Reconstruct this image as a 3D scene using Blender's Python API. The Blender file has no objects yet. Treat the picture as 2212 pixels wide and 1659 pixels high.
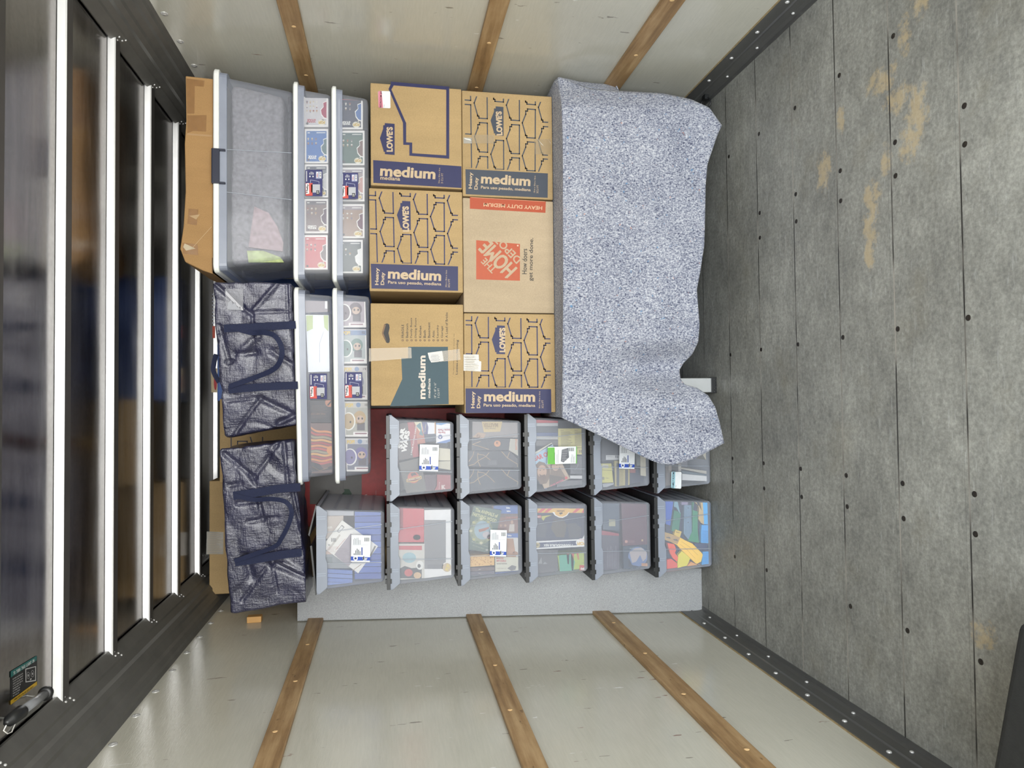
import bpy, bmesh, math, random
from mathutils import Vector, Matrix, noise
import numpy as np

# ---------------------------------------------------------------- camera
SC = bpy.context.scene
COL = SC.collection
FPX = 1480.0
AX = np.array([[-0.01049271, 0.99961226, 0.02579193],      # world X, Y, Z in (right, up, forward) of the lens
               [-0.17811713, -0.02724926, 0.98363193],
               [-0.98395335, -0.00572698, -0.17833399]])
EYE = np.array([0.0, 0.0, 1.5717])
cam = bpy.data.cameras.new('camera'); camo = bpy.data.objects.new('camera', cam); COL.objects.link(camo)
cam.sensor_width = 36.0; cam.lens = FPX / 2212 * 36; cam.clip_start = 0.05
m = Matrix.Identity(4)
for i in range(3):
    m[i][0] = AX[i][0]; m[i][1] = AX[i][1]; m[i][2] = -AX[i][2]; m[i][3] = EYE[i]
camo.matrix_world = m
SC.camera = camo

# ---------------------------------------------------------------- light
W = bpy.data.worlds.new('overcast_sky'); SC.world = W; W.use_nodes = True
wn = W.node_tree.nodes; wl = W.node_tree.links; wn.clear()
wo = wn.new('ShaderNodeOutputWorld'); bg = wn.new('ShaderNodeBackground')
tc = wn.new('ShaderNodeTexCoord'); sx = wn.new('ShaderNodeSeparateXYZ'); cr = wn.new('ShaderNodeValToRGB')
wl.new(tc.outputs['Generated'], sx.inputs[0]); wl.new(sx.outputs['Z'], cr.inputs[0])
cr.color_ramp.elements[0].position = 0.0; cr.color_ramp.elements[0].color = (0.80, 0.80, 0.78, 1)
cr.color_ramp.elements[1].position = 0.25; cr.color_ramp.elements[1].color = (0.90, 0.96, 1.0, 1)
wl.new(cr.outputs[0], bg.inputs[0]); bg.inputs[1].default_value = 4.0
wl.new(bg.outputs[0], wo.inputs[0])
YOPEN = -1.2          # the loading door opening, behind the camera
la = bpy.data.lights.new('door_daylight', 'AREA'); la.shape = 'RECTANGLE'; la.size = 2.56; la.size_y = 2.58
lo = bpy.data.objects.new('door_daylight', la); COL.objects.link(lo)
lo.location = (0.2, YOPEN, 1.3); lo.rotation_euler = (math.radians(90), 0, 0)
la.cycles.is_portal = True
SC.view_settings.view_transform = 'Standard'; SC.view_settings.look = 'None'
SC.view_settings.gamma = 1.0; SC.view_settings.use_curve_mapping = False
SC.view_settings.exposure = 1.66

# ---------------------------------------------------------------- helpers
def ray(px, py): return AX @ np.array([px - 1106.0, 829.5 - py, FPX])
def hit(px, py, ax, val):
    r = ray(px, py); t = (val - EYE[ax]) / r[ax]
    return EYE + t * r
class Slant:
    """a vertical plane turned a little about the vertical: Y = y0 + (x0 - X) * k"""
    def __init__(s, y0, x0, k): s.y0, s.x0, s.k = y0, x0, k
    def __add__(s, d): return Slant(s.y0 + d, s.x0, s.k)
    def __sub__(s, d): return Slant(s.y0 - d, s.x0, s.k)
def P(px, py, Y):
    if isinstance(Y, Slant):
        r = ray(px, py); t = (Y.y0 + Y.x0 * Y.k - EYE[1] - EYE[0] * Y.k) / (r[1] + r[0] * Y.k)
        return EYE + t * r
    return hit(px, py, 1, Y)
def into(Y, d):   # depth vector square to the plane
    if isinstance(Y, Slant): q = math.hypot(1, Y.k); return (d * Y.k / q, d / q, 0)
    return (0, d, 0)

def lin(c):
    return tuple(((v / 255) / 12.92 if v / 255 <= 0.04045 else ((v / 255 + 0.055) / 1.055) ** 2.4) for v in c)
MATS = {}
def mat(name, rgb, rough=0.6, metal=0.0, spec=0.5, noise_s=None, noise_a=0.0, bump=0.0, bump_s=200, coat=0.0, stretch=(1, 1, 1)):
    """procedural principled material: colour broken up by a noise of its own, optional bump"""
    if name in MATS: return MATS[name]
    M_ = bpy.data.materials.new(name); M_.use_nodes = True; nt = M_.node_tree; n = nt.nodes; l = nt.links
    b = n['Principled BSDF']; c = lin(rgb)
    b.inputs['Base Color'].default_value = (*c, 1); b.inputs['Roughness'].default_value = rough
    b.inputs['Metallic'].default_value = metal; b.inputs['Specular IOR Level'].default_value = spec
    b.inputs['Coat Weight'].default_value = coat
    if noise_s or bump:
        t = n.new('ShaderNodeTexCoord'); mp = n.new('ShaderNodeMapping'); l.new(t.outputs['Object'], mp.inputs[0])
        mp.inputs['Scale'].default_value = stretch
    if noise_s:
        nz = n.new('ShaderNodeTexNoise'); nz.inputs['Scale'].default_value = noise_s; nz.inputs['Detail'].default_value = 6
        l.new(mp.outputs[0], nz.inputs['Vector'])
        r = n.new('ShaderNodeValToRGB'); l.new(nz.outputs[0], r.inputs[0])
        r.color_ramp.elements[0].position = 0.3; r.color_ramp.elements[1].position = 0.7
        r.color_ramp.elements[0].color = (*[v * (1 - noise_a) for v in c], 1)
        r.color_ramp.elements[1].color = (*[min(1, v * (1 + noise_a)) for v in c], 1)
        l.new(r.outputs[0], b.inputs['Base Color'])
    if bump:
        nb = n.new('ShaderNodeTexNoise'); nb.inputs['Scale'].default_value = bump_s; nb.inputs['Detail'].default_value = 4
        l.new(mp.outputs[0], nb.inputs['Vector'])
        bp = n.new('ShaderNodeBump'); bp.inputs['Strength'].default_value = bump; bp.inputs['Distance'].default_value = 0.002
        l.new(nb.outputs[0], bp.inputs['Height']); l.new(bp.outputs[0], b.inputs['Normal'])
    MATS[name] = M_; return M_
def ink(rgb, rough=0.55):   # printed colours are a little deeper than they look in full daylight
    k = 'ink_%02x%02x%02x' % tuple(int(v) for v in rgb); g = .92 if min(rgb) > 215 else .86
    return mat(k, tuple(v * g for v in rgb), rough, noise_s=60, noise_a=0.04)

def plastic_film(name, rgb, fac, rough=0.25, gloss=0.5, trans=(1, 1, 1)):
    """see-through moulded plastic: part straight through, part cloudy surface"""
    if name in MATS: return MATS[name]
    M_ = bpy.data.materials.new(name); M_.use_nodes = True; nt = M_.node_tree; n = nt.nodes; l = nt.links
    b = n['Principled BSDF']; b.inputs['Base Color'].default_value = (*lin(rgb), 1); b.inputs['Roughness'].default_value = rough
    b.inputs['Specular IOR Level'].default_value = gloss
    tr = n.new('ShaderNodeBsdfTransparent'); tr.inputs[0].default_value = (*trans, 1)
    mx = n.new('ShaderNodeMixShader'); t = n.new('ShaderNodeTexCoord'); nz = n.new('ShaderNodeTexNoise')
    nz.inputs['Scale'].default_value = 6; nz.inputs['Detail'].default_value = 3; l.new(t.outputs['Object'], nz.inputs['Vector'])
    mr = n.new('ShaderNodeMapRange'); mr.inputs['To Min'].default_value = fac * 0.8; mr.inputs['To Max'].default_value = fac * 1.2
    l.new(nz.outputs[0], mr.inputs['Value'])
    fr = n.new('ShaderNodeFresnel'); fr.inputs[0].default_value = 1.45
    ad = n.new('ShaderNodeMath'); ad.operation = 'ADD'; ad.use_clamp = True
    l.new(mr.outputs[0], ad.inputs[0]); l.new(fr.outputs[0], ad.inputs[1])
    l.new(ad.outputs[0], mx.inputs[0]); l.new(tr.outputs[0], mx.inputs[1]); l.new(b.outputs[0], mx.inputs[2])
    l.new(mx.outputs[0], n['Material Output'].inputs[0])
    MATS[name] = M_; return M_

def tag(o, label=None, cat=None, group=None, kind=None):
    if label: o['label'] = label
    if cat: o['category'] = cat
    if group: o['group'] = group
    if kind: o['kind'] = kind
    return o
def empty(name, loc, label=None, cat=None, group=None, kind=None):
    o = bpy.data.objects.new(name, None); COL.objects.link(o); o.location = loc; o.empty_display_size = 0.05
    return tag(o, label, cat, group, kind)

ROOTLOC = {}
def root_off(o):
    v = Vector((0, 0, 0))
    while o is not None: v += Vector(o.location); o = o.parent
    return v

class MB:
    """collects polygons in world coordinates; build() links ONE mesh object"""
    def __init__(s): s.v = []; s.f = []; s.m = []; s.mats = []; s.sm = []
    def mi(s, m_):
        if m_ not in s.mats: s.mats.append(m_)
        return s.mats.index(m_)
    def add(s, vs, fs, m_=None, smooth=False):
        k = len(s.v); s.v += [tuple(map(float, v)) for v in vs]
        i = s.mi(m_) if m_ is not None else 0
        for f in fs: s.f.append([a + k for a in f]); s.m.append(i); s.sm.append(smooth)
    def box(s, x0, x1, y0, y1, z0, z1, m_=None):
        vs = [(x, y, z) for x in (x0, x1) for y in (y0, y1) for z in (z0, z1)]
        s.add(vs, [(0, 1, 3, 2), (4, 6, 7, 5), (0, 4, 5, 1), (2, 3, 7, 6), (0, 2, 6, 4), (1, 5, 7, 3)], m_)
    def prism(s, pts, off, m_=None):
        """pts: world points of a planar outline; off: extrusion vector"""
        n = len(pts); a = [np.array(p, float) for p in pts]; b = [p + np.array(off, float) for p in a]
        s.add(a + b, [list(range(n)), list(range(2 * n - 1, n - 1, -1))] + [[i, i + n, (i + 1) % n + n, (i + 1) % n] for i in range(n)], m_)
    def tube(s, pts, r, seg=10, m_=None, cap=True):
        pts = [Vector(p) for p in pts]; k = len(s.v); n = len(pts); vs = []
        rr = r if isinstance(r, (list, tuple)) else [r] * n
        for i, p in enumerate(pts):
            d = (pts[min(i + 1, n - 1)] - pts[max(i - 1, 0)]).normalized()
            a = d.cross(Vector((0, 0, 1)));
            if a.length < 0.1: a = d.cross(Vector((0, 1, 0)))
            a.normalize(); b_ = d.cross(a)
            for j in range(seg):
                t = 2 * math.pi * j / seg
                vs.append(p + (a * math.cos(t) + b_ * math.sin(t)) * rr[i])
        fs = [(i * seg + j, i * seg + (j + 1) % seg, (i + 1) * seg + (j + 1) % seg, (i + 1) * seg + j) for i in range(n - 1) for j in range(seg)]
        s.add(vs, fs, m_, True)
        if cap:
            s.add(vs[:seg], [list(range(seg))[::-1]], m_); s.add(vs[-seg:], [list(range(seg))], m_)
    def lathe(s, c, axis, prof, seg=16, m_=None):
        """prof: list of (distance along axis, radius)"""
        ax_ = Vector(axis).normalized(); a = ax_.cross(Vector((0.3, 0.5, 0.8))).normalized(); b_ = ax_.cross(a); c = Vector(c); vs = []
        for (h, r) in prof:
            for j in range(seg):
                t = 2 * math.pi * j / seg; vs.append(c + ax_ * h + (a * math.cos(t) + b_ * math.sin(t)) * r)
        n = len(prof)
        fs = [(i * seg + j, i * seg + (j + 1) % seg, (i + 1) * seg + (j + 1) % seg, (i + 1) * seg + j) for i in range(n - 1) for j in range(seg)]
        fs += [list(range(seg))[::-1], [(n - 1) * seg + j for j in range(seg)]]
        s.add(vs, fs, m_, True)
    def build(s, name, m_=None, parent=None, bevel=0, bseg=2, smooth=None, solid=None, tri=False):
        off = root_off(parent) if parent else Vector((0, 0, 0))
        me = bpy.data.meshes.new(name)
        me.from_pydata([(v[0] - off.x, v[1] - off.y, v[2] - off.z) for v in s.v], [], s.f)
        if m_ is not None: me.materials.append(m_)
        else:
            for q in s.mats: me.materials.append(q)
            for p, i in zip(me.polygons, s.m): p.material_index = i
        for p, q in zip(me.polygons, s.sm): p.use_smooth = q if smooth is None else smooth
        me.validate(); me.update()
        o = bpy.data.objects.new(name, me); COL.objects.link(o)
        if parent: o.parent = parent
        if solid:
            q = o.modifiers.new('thickness', 'SOLIDIFY'); q.thickness = abs(solid); q.offset = -1 if solid > 0 else 1
        if bevel:
            q = o.modifiers.new('edge', 'BEVEL'); q.width = bevel; q.segments = bseg; q.limit_method = 'ANGLE'; q.angle_limit = 0.6
        return o

def fixn(o):
    b = bmesh.new(); b.from_mesh(o.data); bmesh.ops.recalc_face_normals(b, faces=b.faces); b.to_mesh(o.data); b.free(); return o

# letters: every string is turned into a small mesh once, in a unit frame
TXT = {}
def glyphs(st, bold):
    k = (st, bold)
    if k in TXT: return TXT[k]
    cu = bpy.data.curves.new('t', 'FONT'); cu.body = st; cu.resolution_u = 3; cu.offset = bold
    cu.space_line = 0.95
    o = bpy.data.objects.new('t', cu); COL.objects.link(o)
    dg = bpy.context.evaluated_depsgraph_get(); dg.update()
    me = bpy.data.meshes.new_from_object(o.evaluated_get(dg))
    vs = [(v.co.x, v.co.y) for v in me.vertices]; fs = [tuple(p.vertices) for p in me.polygons]
    bpy.data.objects.remove(o); bpy.data.curves.remove(cu); bpy.data.meshes.remove(me)
    if not vs: vs = [(0, 0), (1, 0), (1, 1)]; fs = [(0, 1, 2)]
    x0 = min(v[0] for v in vs); x1 = max(v[0] for v in vs); y0 = min(v[1] for v in vs); y1 = max(v[1] for v in vs)
    TXT[k] = ([((v[0] - x0) / (x1 - x0) - 0.5, (v[1] - y0) / (y1 - y0) - 0.5) for v in vs], fs)
    return TXT[k]

def clip(poly, r):
    x0, y0, x1, y1 = r
    def cl(pl, ins, it):
        out = []
        for i in range(len(pl)):
            a = pl[i - 1]; b_ = pl[i]
            if ins(b_):
                if not ins(a): out.append(it(a, b_))
                out.append(b_)
            elif ins(a): out.append(it(a, b_))
        return out
    def ix(v): return lambda a, b_: (v, a[1] + (b_[1] - a[1]) * (v - a[0]) / (b_[0] - a[0]))
    def iy(v): return lambda a, b_: (a[0] + (b_[0] - a[0]) * (v - a[1]) / (b_[1] - a[1]), v)
    for ins, it in ((lambda p: p[0] >= x0, ix(x0)), (lambda p: p[0] <= x1, ix(x1)), (lambda p: p[1] >= y0, iy(y0)), (lambda p: p[1] <= y1, iy(y1))):
        if not poly: return []
        poly = cl(poly, ins, it)
    return poly

class Art(MB):
    """printing on a flat face: drawn in photo coordinates of a zoom frame, laid on the real plane Y = const"""
    def __init__(s, Y, zm=(0, 0, 1), f=None):
        super().__init__(); s.Y = Y; s.z = zm; s.L = 1; s.fn = f; s.step = 0.0003
    def w(s, x, y):
        X_, Y_ = s.z[0] + x / s.z[2], s.z[1] + y / s.z[2]
        if s.fn: return s.fn(X_, Y_, s.L * s.step)
        return P(X_, Y_, s.Y - s.L * s.step)
    def up(s): s.L += 1; return s
    def poly(s, pts, c):
        s.add([s.w(*p) for p in pts], [list(range(len(pts)))], ink(c) if not hasattr(c, 'name') else c); return s
    def rect(s, x0, y0, x1, y1, c, ang=0):
        cx, cy = (x0 + x1) / 2, (y0 + y1) / 2; a = math.radians(ang); ca, sa = math.cos(a), math.sin(a)
        return s.poly([(cx + dx * ca + dy * sa, cy - dx * sa + dy * ca) for dx, dy in ((x0 - cx, y0 - cy), (x1 - cx, y0 - cy), (x1 - cx, y1 - cy), (x0 - cx, y1 - cy))], c)
    def line(s, pts, w_, c, closed=False, r=None):
        n = len(pts); e = n if closed else n - 1
        for i in range(e):
            a, b_ = pts[i], pts[(i + 1) % n]; dx, dy = b_[0] - a[0], b_[1] - a[1]; d = math.hypot(dx, dy)
            if d < 1e-6: continue
            ux, uy = dx / d * w_ / 2, dy / d * w_ / 2
            q = [(a[0] - ux - uy, a[1] - uy + ux), (a[0] - ux + uy, a[1] - uy - ux), (b_[0] + ux + uy, b_[1] + uy - ux), (b_[0] + ux - uy, b_[1] + uy + ux)]
            if r: q = clip(q, r)
            if len(q) > 2: s.poly(q, c)
        return s
    def oval(s, cx, cy, rx, ry, c, n=20, a0=0, a1=360):
        return s.poly([(cx + rx * math.cos(math.radians(a0 + (a1 - a0) * i / n)), cy + ry * math.sin(math.radians(a0 + (a1 - a0) * i / n))) for i in range(n + (a1 - a0 < 360))], c)
    def text(s, st, cx, cy, w_, h_, c, ang=0, bold=0.0):
        vs, fs = glyphs(st, bold); a = math.radians(ang); ca, sa = math.cos(a), math.sin(a)
        pts = []
        for (u, v) in vs:
            lx, ly = u * w_, v * h_
            pts.append(s.w(cx + lx * ca - ly * sa, cy - (lx * sa + ly * ca)))
        s.add(pts, fs, ink(c)); return s
    def lines(s, x0, y0, x1, y1, n, c, w_=1.5, vert=False, seed=1):
        """a block of small print, drawn as broken strokes"""
        rd = random.Random(seed)
        for i in range(n):
            t = (i + 0.5) / n
            if vert:
                x = x0 + (x1 - x0) * t; e = y1 - (y1 - y0) * rd.uniform(0.55, 1); s.rect(x - w_ / 2, e, x + w_ / 2, y1, c)
            else:
                y = y0 + (y1 - y0) * t; e = x0 + (x1 - x0) * rd.uniform(0.6, 1); s.rect(x0, y - w_ / 2, e, y + w_ / 2, c)
        return s
    def barcode(s, x0, y0, x1, y1, c=(40, 40, 45), n=14, vert=True, seed=2):
        rd = random.Random(seed)
        for i in range(n):
            t = i / n; w_ = rd.uniform(0.25, 0.7) / n
            if vert: s.rect(x0 + (x1 - x0) * t, y0, x0 + (x1 - x0) * (t + w_), y1, c)
            else: s.rect(x0, y0 + (y1 - y0) * t, x1, y0 + (y1 - y0) * (t + w_), c)
        return s
    def done(s, parent, name='printed_graphics', label=None):
        o = s.build(name, None, parent)
        if label: o['label'] = label
        return o
Z1 = (380, 120, 3.1913); Z2 = (780, 150, 4.2545); Z3 = (780, 520, 4.2545); Z5 = (1170, 620, 3.949); Z6 = (430, 580, 3.457)
Z7 = (430, 920, 3.607); ZA = (810, 880, 6.506); ZB = (1120, 880, 4.8087); ZC = (640, 1050, 6.1444); ZD = (970, 1060, 6.9125)
ZE = (1270, 1060, 6.9133); ZF = (0, 1380, 5.9467)
WHITE = (232, 232, 228); BLACK = (22, 22, 24)

# ---------------------------------------------------------------- setting materials
def nt_new(name):
    M_ = bpy.data.materials.new(name); M_.use_nodes = True; MATS[name] = M_
    nt = M_.node_tree
    t = nt.nodes.new('ShaderNodeTexCoord')
    return M_, nt, nt.nodes['Principled BSDF'], t.outputs['Object']
def N(nt, kind, ins=(), **kw):
    n = nt.nodes.new(kind)
    for k, v in kw.items(): setattr(n, k, v)
    for i, v in (ins.items() if isinstance(ins, dict) else enumerate(ins)):
        if v is None: continue
        if hasattr(v, 'links'): nt.links.new(v, n.inputs[i])
        else: n.inputs[i].default_value = v
    return n
def MA(nt, op, a, b=0.0, c=0.0): return N(nt, 'ShaderNodeMath', (a, b, c), operation=op).outputs[0]
def noise_(nt, vec, sc, det=5, rough=0.6, scl=None, rot=None):
    if scl or rot:
        vec = N(nt, 'ShaderNodeMapping', {'Vector': vec, 'Scale': scl or (1, 1, 1), 'Rotation': rot or (0, 0, 0)}).outputs[0]
    return N(nt, 'ShaderNodeTexNoise', {'Vector': vec, 'Scale': sc, 'Detail': det, 'Roughness': rough}).outputs[0]
def ramp(nt, v, stops):
    r = N(nt, 'ShaderNodeValToRGB', (v,)); e = r.color_ramp.elements
    while len(e) < len(stops): e.new(0.5)
    for q, (p, c) in zip(e, stops): q.position = p; q.color = (*c, 1) if len(c) == 3 else c
    return r.outputs[0]
def mixc(nt, f, a, b, mode='MIX'):
    n = N(nt, 'ShaderNodeMix', data_type='RGBA', blend_type=mode)
    for i, v in ((0, f), (6, a), (7, b)):
        if hasattr(v, 'links'): nt.links.new(v, n.inputs[i])
        else: n.inputs[i].default_value = v if i == 0 else (*v, 1) if len(v) == 3 else v
    return n.outputs[2]

def floor_mat():
    M_, nt, b, o = nt_new('worn_floor')
    big = noise_(nt, o, 2.2, 4); fine = noise_(nt, o, 28, 8, 0.7); st = noise_(nt, o, 12, 7, 0.7, (1, 2.0, 1), (0, 0, 0.5))
    v = MA(nt, 'ADD', MA(nt, 'MULTIPLY', big, 0.3), MA(nt, 'ADD', MA(nt, 'MULTIPLY', noise_(nt, o, 75, 8, 0.75), 0.45), MA(nt, 'MULTIPLY', st, 0.25)))
    col = ramp(nt, v, [(0.40, lin((106, 106, 102))), (0.5, lin((132, 132, 126))), (0.60, lin((160, 160, 153)))])
    # brown dirt
    d = noise_(nt, o, 3.1, 5, 0.6); col = mixc(nt, ramp(nt, d, [(0.56, (0, 0, 0)), (0.75, (0.35,) * 3)]), col, lin((118, 110, 88)))
    sep = N(nt, 'ShaderNodeSeparateXYZ', (o,))
    # worn tan patches where the floor coating is scuffed through
    spots = [(1.02, 1.93, .05, .09), (.93, 1.86, .05, .07), (.86, 1.79, .10, .055), (.78, 1.82, .07, .06), (.76, 1.92, .06, .03), (.98, 2.14, .055, .03), (.83, 2.24, .09, .05),
             (.66, 1.99, .07, .05), (.56, 2.0, .09, .045), (.47, 2.01, .06, .03), (1.22, 1.76, .10, .05), (1.12, 1.83, .07, .03), (-.64, 1.60, .045, .05)]
    m_ = None
    wob = noise_(nt, o, 26, 8, 0.75)
    for (cx, cy, rx, ry) in spots:
        dx = MA(nt, 'DIVIDE', MA(nt, 'SUBTRACT', sep.outputs[0], cx), rx); dy = MA(nt, 'DIVIDE', MA(nt, 'SUBTRACT', sep.outputs[1], cy), ry)
        q = MA(nt, 'ADD', MA(nt, 'MULTIPLY', dx, dx), MA(nt, 'MULTIPLY', dy, dy))
        q = MA(nt, 'SUBTRACT', 1.0, q); m_ = q if m_ is None else MA(nt, 'MAXIMUM', m_, q)
    m2 = MA(nt, 'ADD', MA(nt, 'MAXIMUM', m_, -1.2), MA(nt, 'MULTIPLY', MA(nt, 'SUBTRACT', wob, 0.55), 5.0))
    m2 = MA(nt, 'MULTIPLY', ramp(nt, m2, [(0.0, (0, 0, 0)), (0.7, (0.6,) * 3)]), 1.0)
    col = mixc(nt, m2, col, lin((186, 166, 128)))
    # scratches
    for (rot, sc_, th, a_) in ((0.5, 20, .64, .22), (-0.9, 24, .65, .2), (1.5, 26, .66, .25), (2.3, 16, .66, .2), (-.3, 34, .68, .3)):
        s_ = noise_(nt, o, sc_, 4, 0.6, (0.4, 3.0, 1), (0, 0, rot))
        col = mixc(nt, ramp(nt, s_, [(th, (0, 0, 0)), (th + .03, (a_,) * 3)]), col, lin((180, 182, 180)))
    # seams of the floor boards
    yy = MA(nt, 'ADD', sep.outputs[1], MA(nt, 'MULTIPLY', noise_(nt, o, 1.5, 1), 0.003))
    fr = MA(nt, 'PINGPONG', MA(nt, 'SUBTRACT', yy, 1.6383), 0.13225)
    seam = MA(nt, 'LESS_THAN', fr, 0.0026)
    fr2 = MA(nt, 'PINGPONG', MA(nt, 'SUBTRACT', yy, 1.6523), 0.13225)
    col = mixc(nt, MA(nt, 'MULTIPLY', MA(nt, 'LESS_THAN', fr2, 0.001), 0.35), col, lin((70, 70, 68)))
    col = mixc(nt, seam, col, ramp(nt, noise_(nt, o, 3.0, 2), [(0.45, lin((45, 44, 42))), (0.6, lin((150, 146, 138)))]))
    nt.links.new(col, b.inputs['Base Color'])
    nt.links.new(ramp(nt, fine, [(0.3, (0.38,) * 3), (0.7, (0.6,) * 3)]), b.inputs['Roughness'])
    bp = N(nt, 'ShaderNodeBump', {'Strength': 0.4, 'Distance': 0.002, 'Height': MA(nt, 'SUBTRACT', fine, seam)})
    nt.links.new(bp.outputs[0], b.inputs['Normal']); return M_

def wall_mat():
    M_, nt, b, o = nt_new('painted_wall')
    big = noise_(nt, o, 1.3, 3); g = noise_(nt, o, 22, 5, 0.6, (1, .5, 6))
    col = ramp(nt, MA(nt, 'ADD', MA(nt, 'MULTIPLY', big, 0.6), MA(nt, 'MULTIPLY', g, 0.4)), [(0.35, lin((184, 182, 170))), (0.65, lin((197, 195, 183)))])
    for (rot, sc_, th, c_) in ((0.9, 9, .715, (96, 88, 78)), (-0.6, 11, .72, (110, 104, 96)), (1.6, 8, .725, (120, 80, 66)), (0.2, 10, .72, (226, 228, 226))):
        s_ = noise_(nt, o, sc_, 4, 0.55, (1, 3.2, .6), (rot, 0, 0))
        col = mixc(nt, ramp(nt, s_, [(th, (0, 0, 0)), (th + .012, (0.7,) * 3)]), col, lin(c_))
    nt.links.new(col, b.inputs['Base Color'])
    b.inputs['Specular IOR Level'].default_value = 0.6
    nt.links.new(ramp(nt, g, [(0.3, (0.10,) * 3), (0.7, (0.19,) * 3)]), b.inputs['Roughness'])
    bp = N(nt, 'ShaderNodeBump', {'Strength': 0.25, 'Distance': 0.0012, 'Height': noise_(nt, o, 60, 3, 0.5, (1, .6, 5))})
    nt.links.new(bp.outputs[0], b.inputs['Normal']); return M_

def skin_mat():
    M_, nt, b, o = nt_new('mill_aluminium_skin')
    g = noise_(nt, o, 3, 4, 0.6, (0.4, 3, 1)); f = noise_(nt, o, 60, 4)
    nt.links.new(ramp(nt, MA(nt, 'ADD', MA(nt, 'MULTIPLY', g, .7), MA(nt, 'MULTIPLY', f, .3)), [(0.35, lin((150, 146, 144))), (0.65, lin((184, 181, 181)))]), b.inputs['Base Color'])
    b.inputs['Metallic'].default_value = 1.0
    nt.links.new(ramp(nt, g, [(0.3, (0.13,) * 3), (0.7, (0.24,) * 3)]), b.inputs['Roughness'])
    bp = N(nt, 'ShaderNodeBump', {'Strength': 0.5, 'Distance': 0.02, 'Height': noise_(nt, o, 1.6, 2, 0.4)})
    nt.links.new(bp.outputs[0], b.inputs['Normal']); return M_

def wood_mat():
    M_, nt, b, o = nt_new('oak_rail')
    g = noise_(nt, o, 18, 8, 0.65, (1, 0.12, 1.6)); w_ = noise_(nt, o, 5, 4)
    col = ramp(nt, MA(nt, 'ADD', MA(nt, 'MULTIPLY', g, .75), MA(nt, 'MULTIPLY', w_, .25)), [(0.33, lin((114, 88, 58))), (0.48, lin((152, 122, 84))), (0.66, lin((184, 156, 116)))])
    col = mixc(nt, ramp(nt, noise_(nt, o, 26, 5, 0.6, (1, .5, 1)), [(0.66, (0, 0, 0)), (0.72, (.8,) * 3)]), col, lin((70, 50, 32)))
    nt.links.new(col, b.inputs['Base Color']); b.inputs['Roughness'].default_value = 0.55
    bp = N(nt, 'ShaderNodeBump', {'Strength': 0.5, 'Distance': 0.002, 'Height': g}); nt.links.new(bp.outputs[0], b.inputs['Normal'])
    return M_

def felt_mat():
    M_, nt, b, o = nt_new('recycled_felt')
    f1 = noise_(nt, o, 175, 4, 0.65, (1, 1, .8)); f2 = noise_(nt, o, 110, 3, 0.6, (1.6, 1, .7), (0, .6, 0)); big = noise_(nt, o, 5, 3)
    v = MA(nt, 'ADD', MA(nt, 'MULTIPLY', f1, .62), MA(nt, 'ADD', MA(nt, 'MULTIPLY', f2, .28), MA(nt, 'MULTIPLY', big, .10)))
    col = ramp(nt, v, [(0.37, lin((46, 50, 72))), (0.445, lin((110, 114, 130))), (0.52, lin((148, 151, 161))), (0.61, lin((190, 191, 196)))])
    col = mixc(nt, ramp(nt, noise_(nt, o, 60, 2, .5, None, (1, 2, 3)), [(0.70, (0, 0, 0)), (0.73, (.75,) * 3)]), col, lin((70, 120, 160)))
    col = mixc(nt, ramp(nt, noise_(nt, o, 66, 2, .5, None, (3, 1, 2)), [(0.72, (0, 0, 0)), (0.75, (.6,) * 3)]), col, lin((190, 140, 120)))
    nt.links.new(col, b.inputs['Base Color']); b.inputs['Roughness'].default_value = 0.95; b.inputs['Specular IOR Level'].default_value = 0.1
    b.inputs['Sheen Weight'].default_value = 0.15
    bp = N(nt, 'ShaderNodeBump', {'Strength': 0.6, 'Distance': 0.003, 'Height': f1}); nt.links.new(bp.outputs[0], b.inputs['Normal'])
    return M_

def bag_mat():
    M_, nt, b, o = nt_new('navy_woven_tarp')
    weave = noise_(nt, o, 150, 3, 0.6, (1, 1, .15)); weave2 = noise_(nt, o, 150, 3, 0.6, (.15, 1, 1)); cr_ = noise_(nt, o, 9, 5, 0.6); wv = MA(nt, 'ADD', weave, weave2)
    nt.links.new(ramp(nt, cr_, [(0.3, lin((26, 27, 52))), (0.7, lin((46, 47, 76)))]), b.inputs['Base Color'])
    b.inputs['Roughness'].default_value = 0.36; b.inputs['Specular IOR Level'].default_value = 1.0
    b.inputs['Coat Weight'].default_value = 0.5; b.inputs['Coat Roughness'].default_value = 0.22
    vo = N(nt, 'ShaderNodeTexVoronoi', {'Vector': o, 'Scale': 13.0}, feature='DISTANCE_TO_EDGE').outputs[0]
    h = MA(nt, 'ADD', MA(nt, 'MULTIPLY', wv, 0.16), MA(nt, 'ADD', MA(nt, 'MULTIPLY', cr_, 0.75), MA(nt, 'MULTIPLY', vo, 0.25)))
    bp = N(nt, 'ShaderNodeBump', {'Strength': 0.75, 'Distance': 0.03, 'Height': h}); nt.links.new(bp.outputs[0], b.inputs['Normal'])
    return M_

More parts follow.
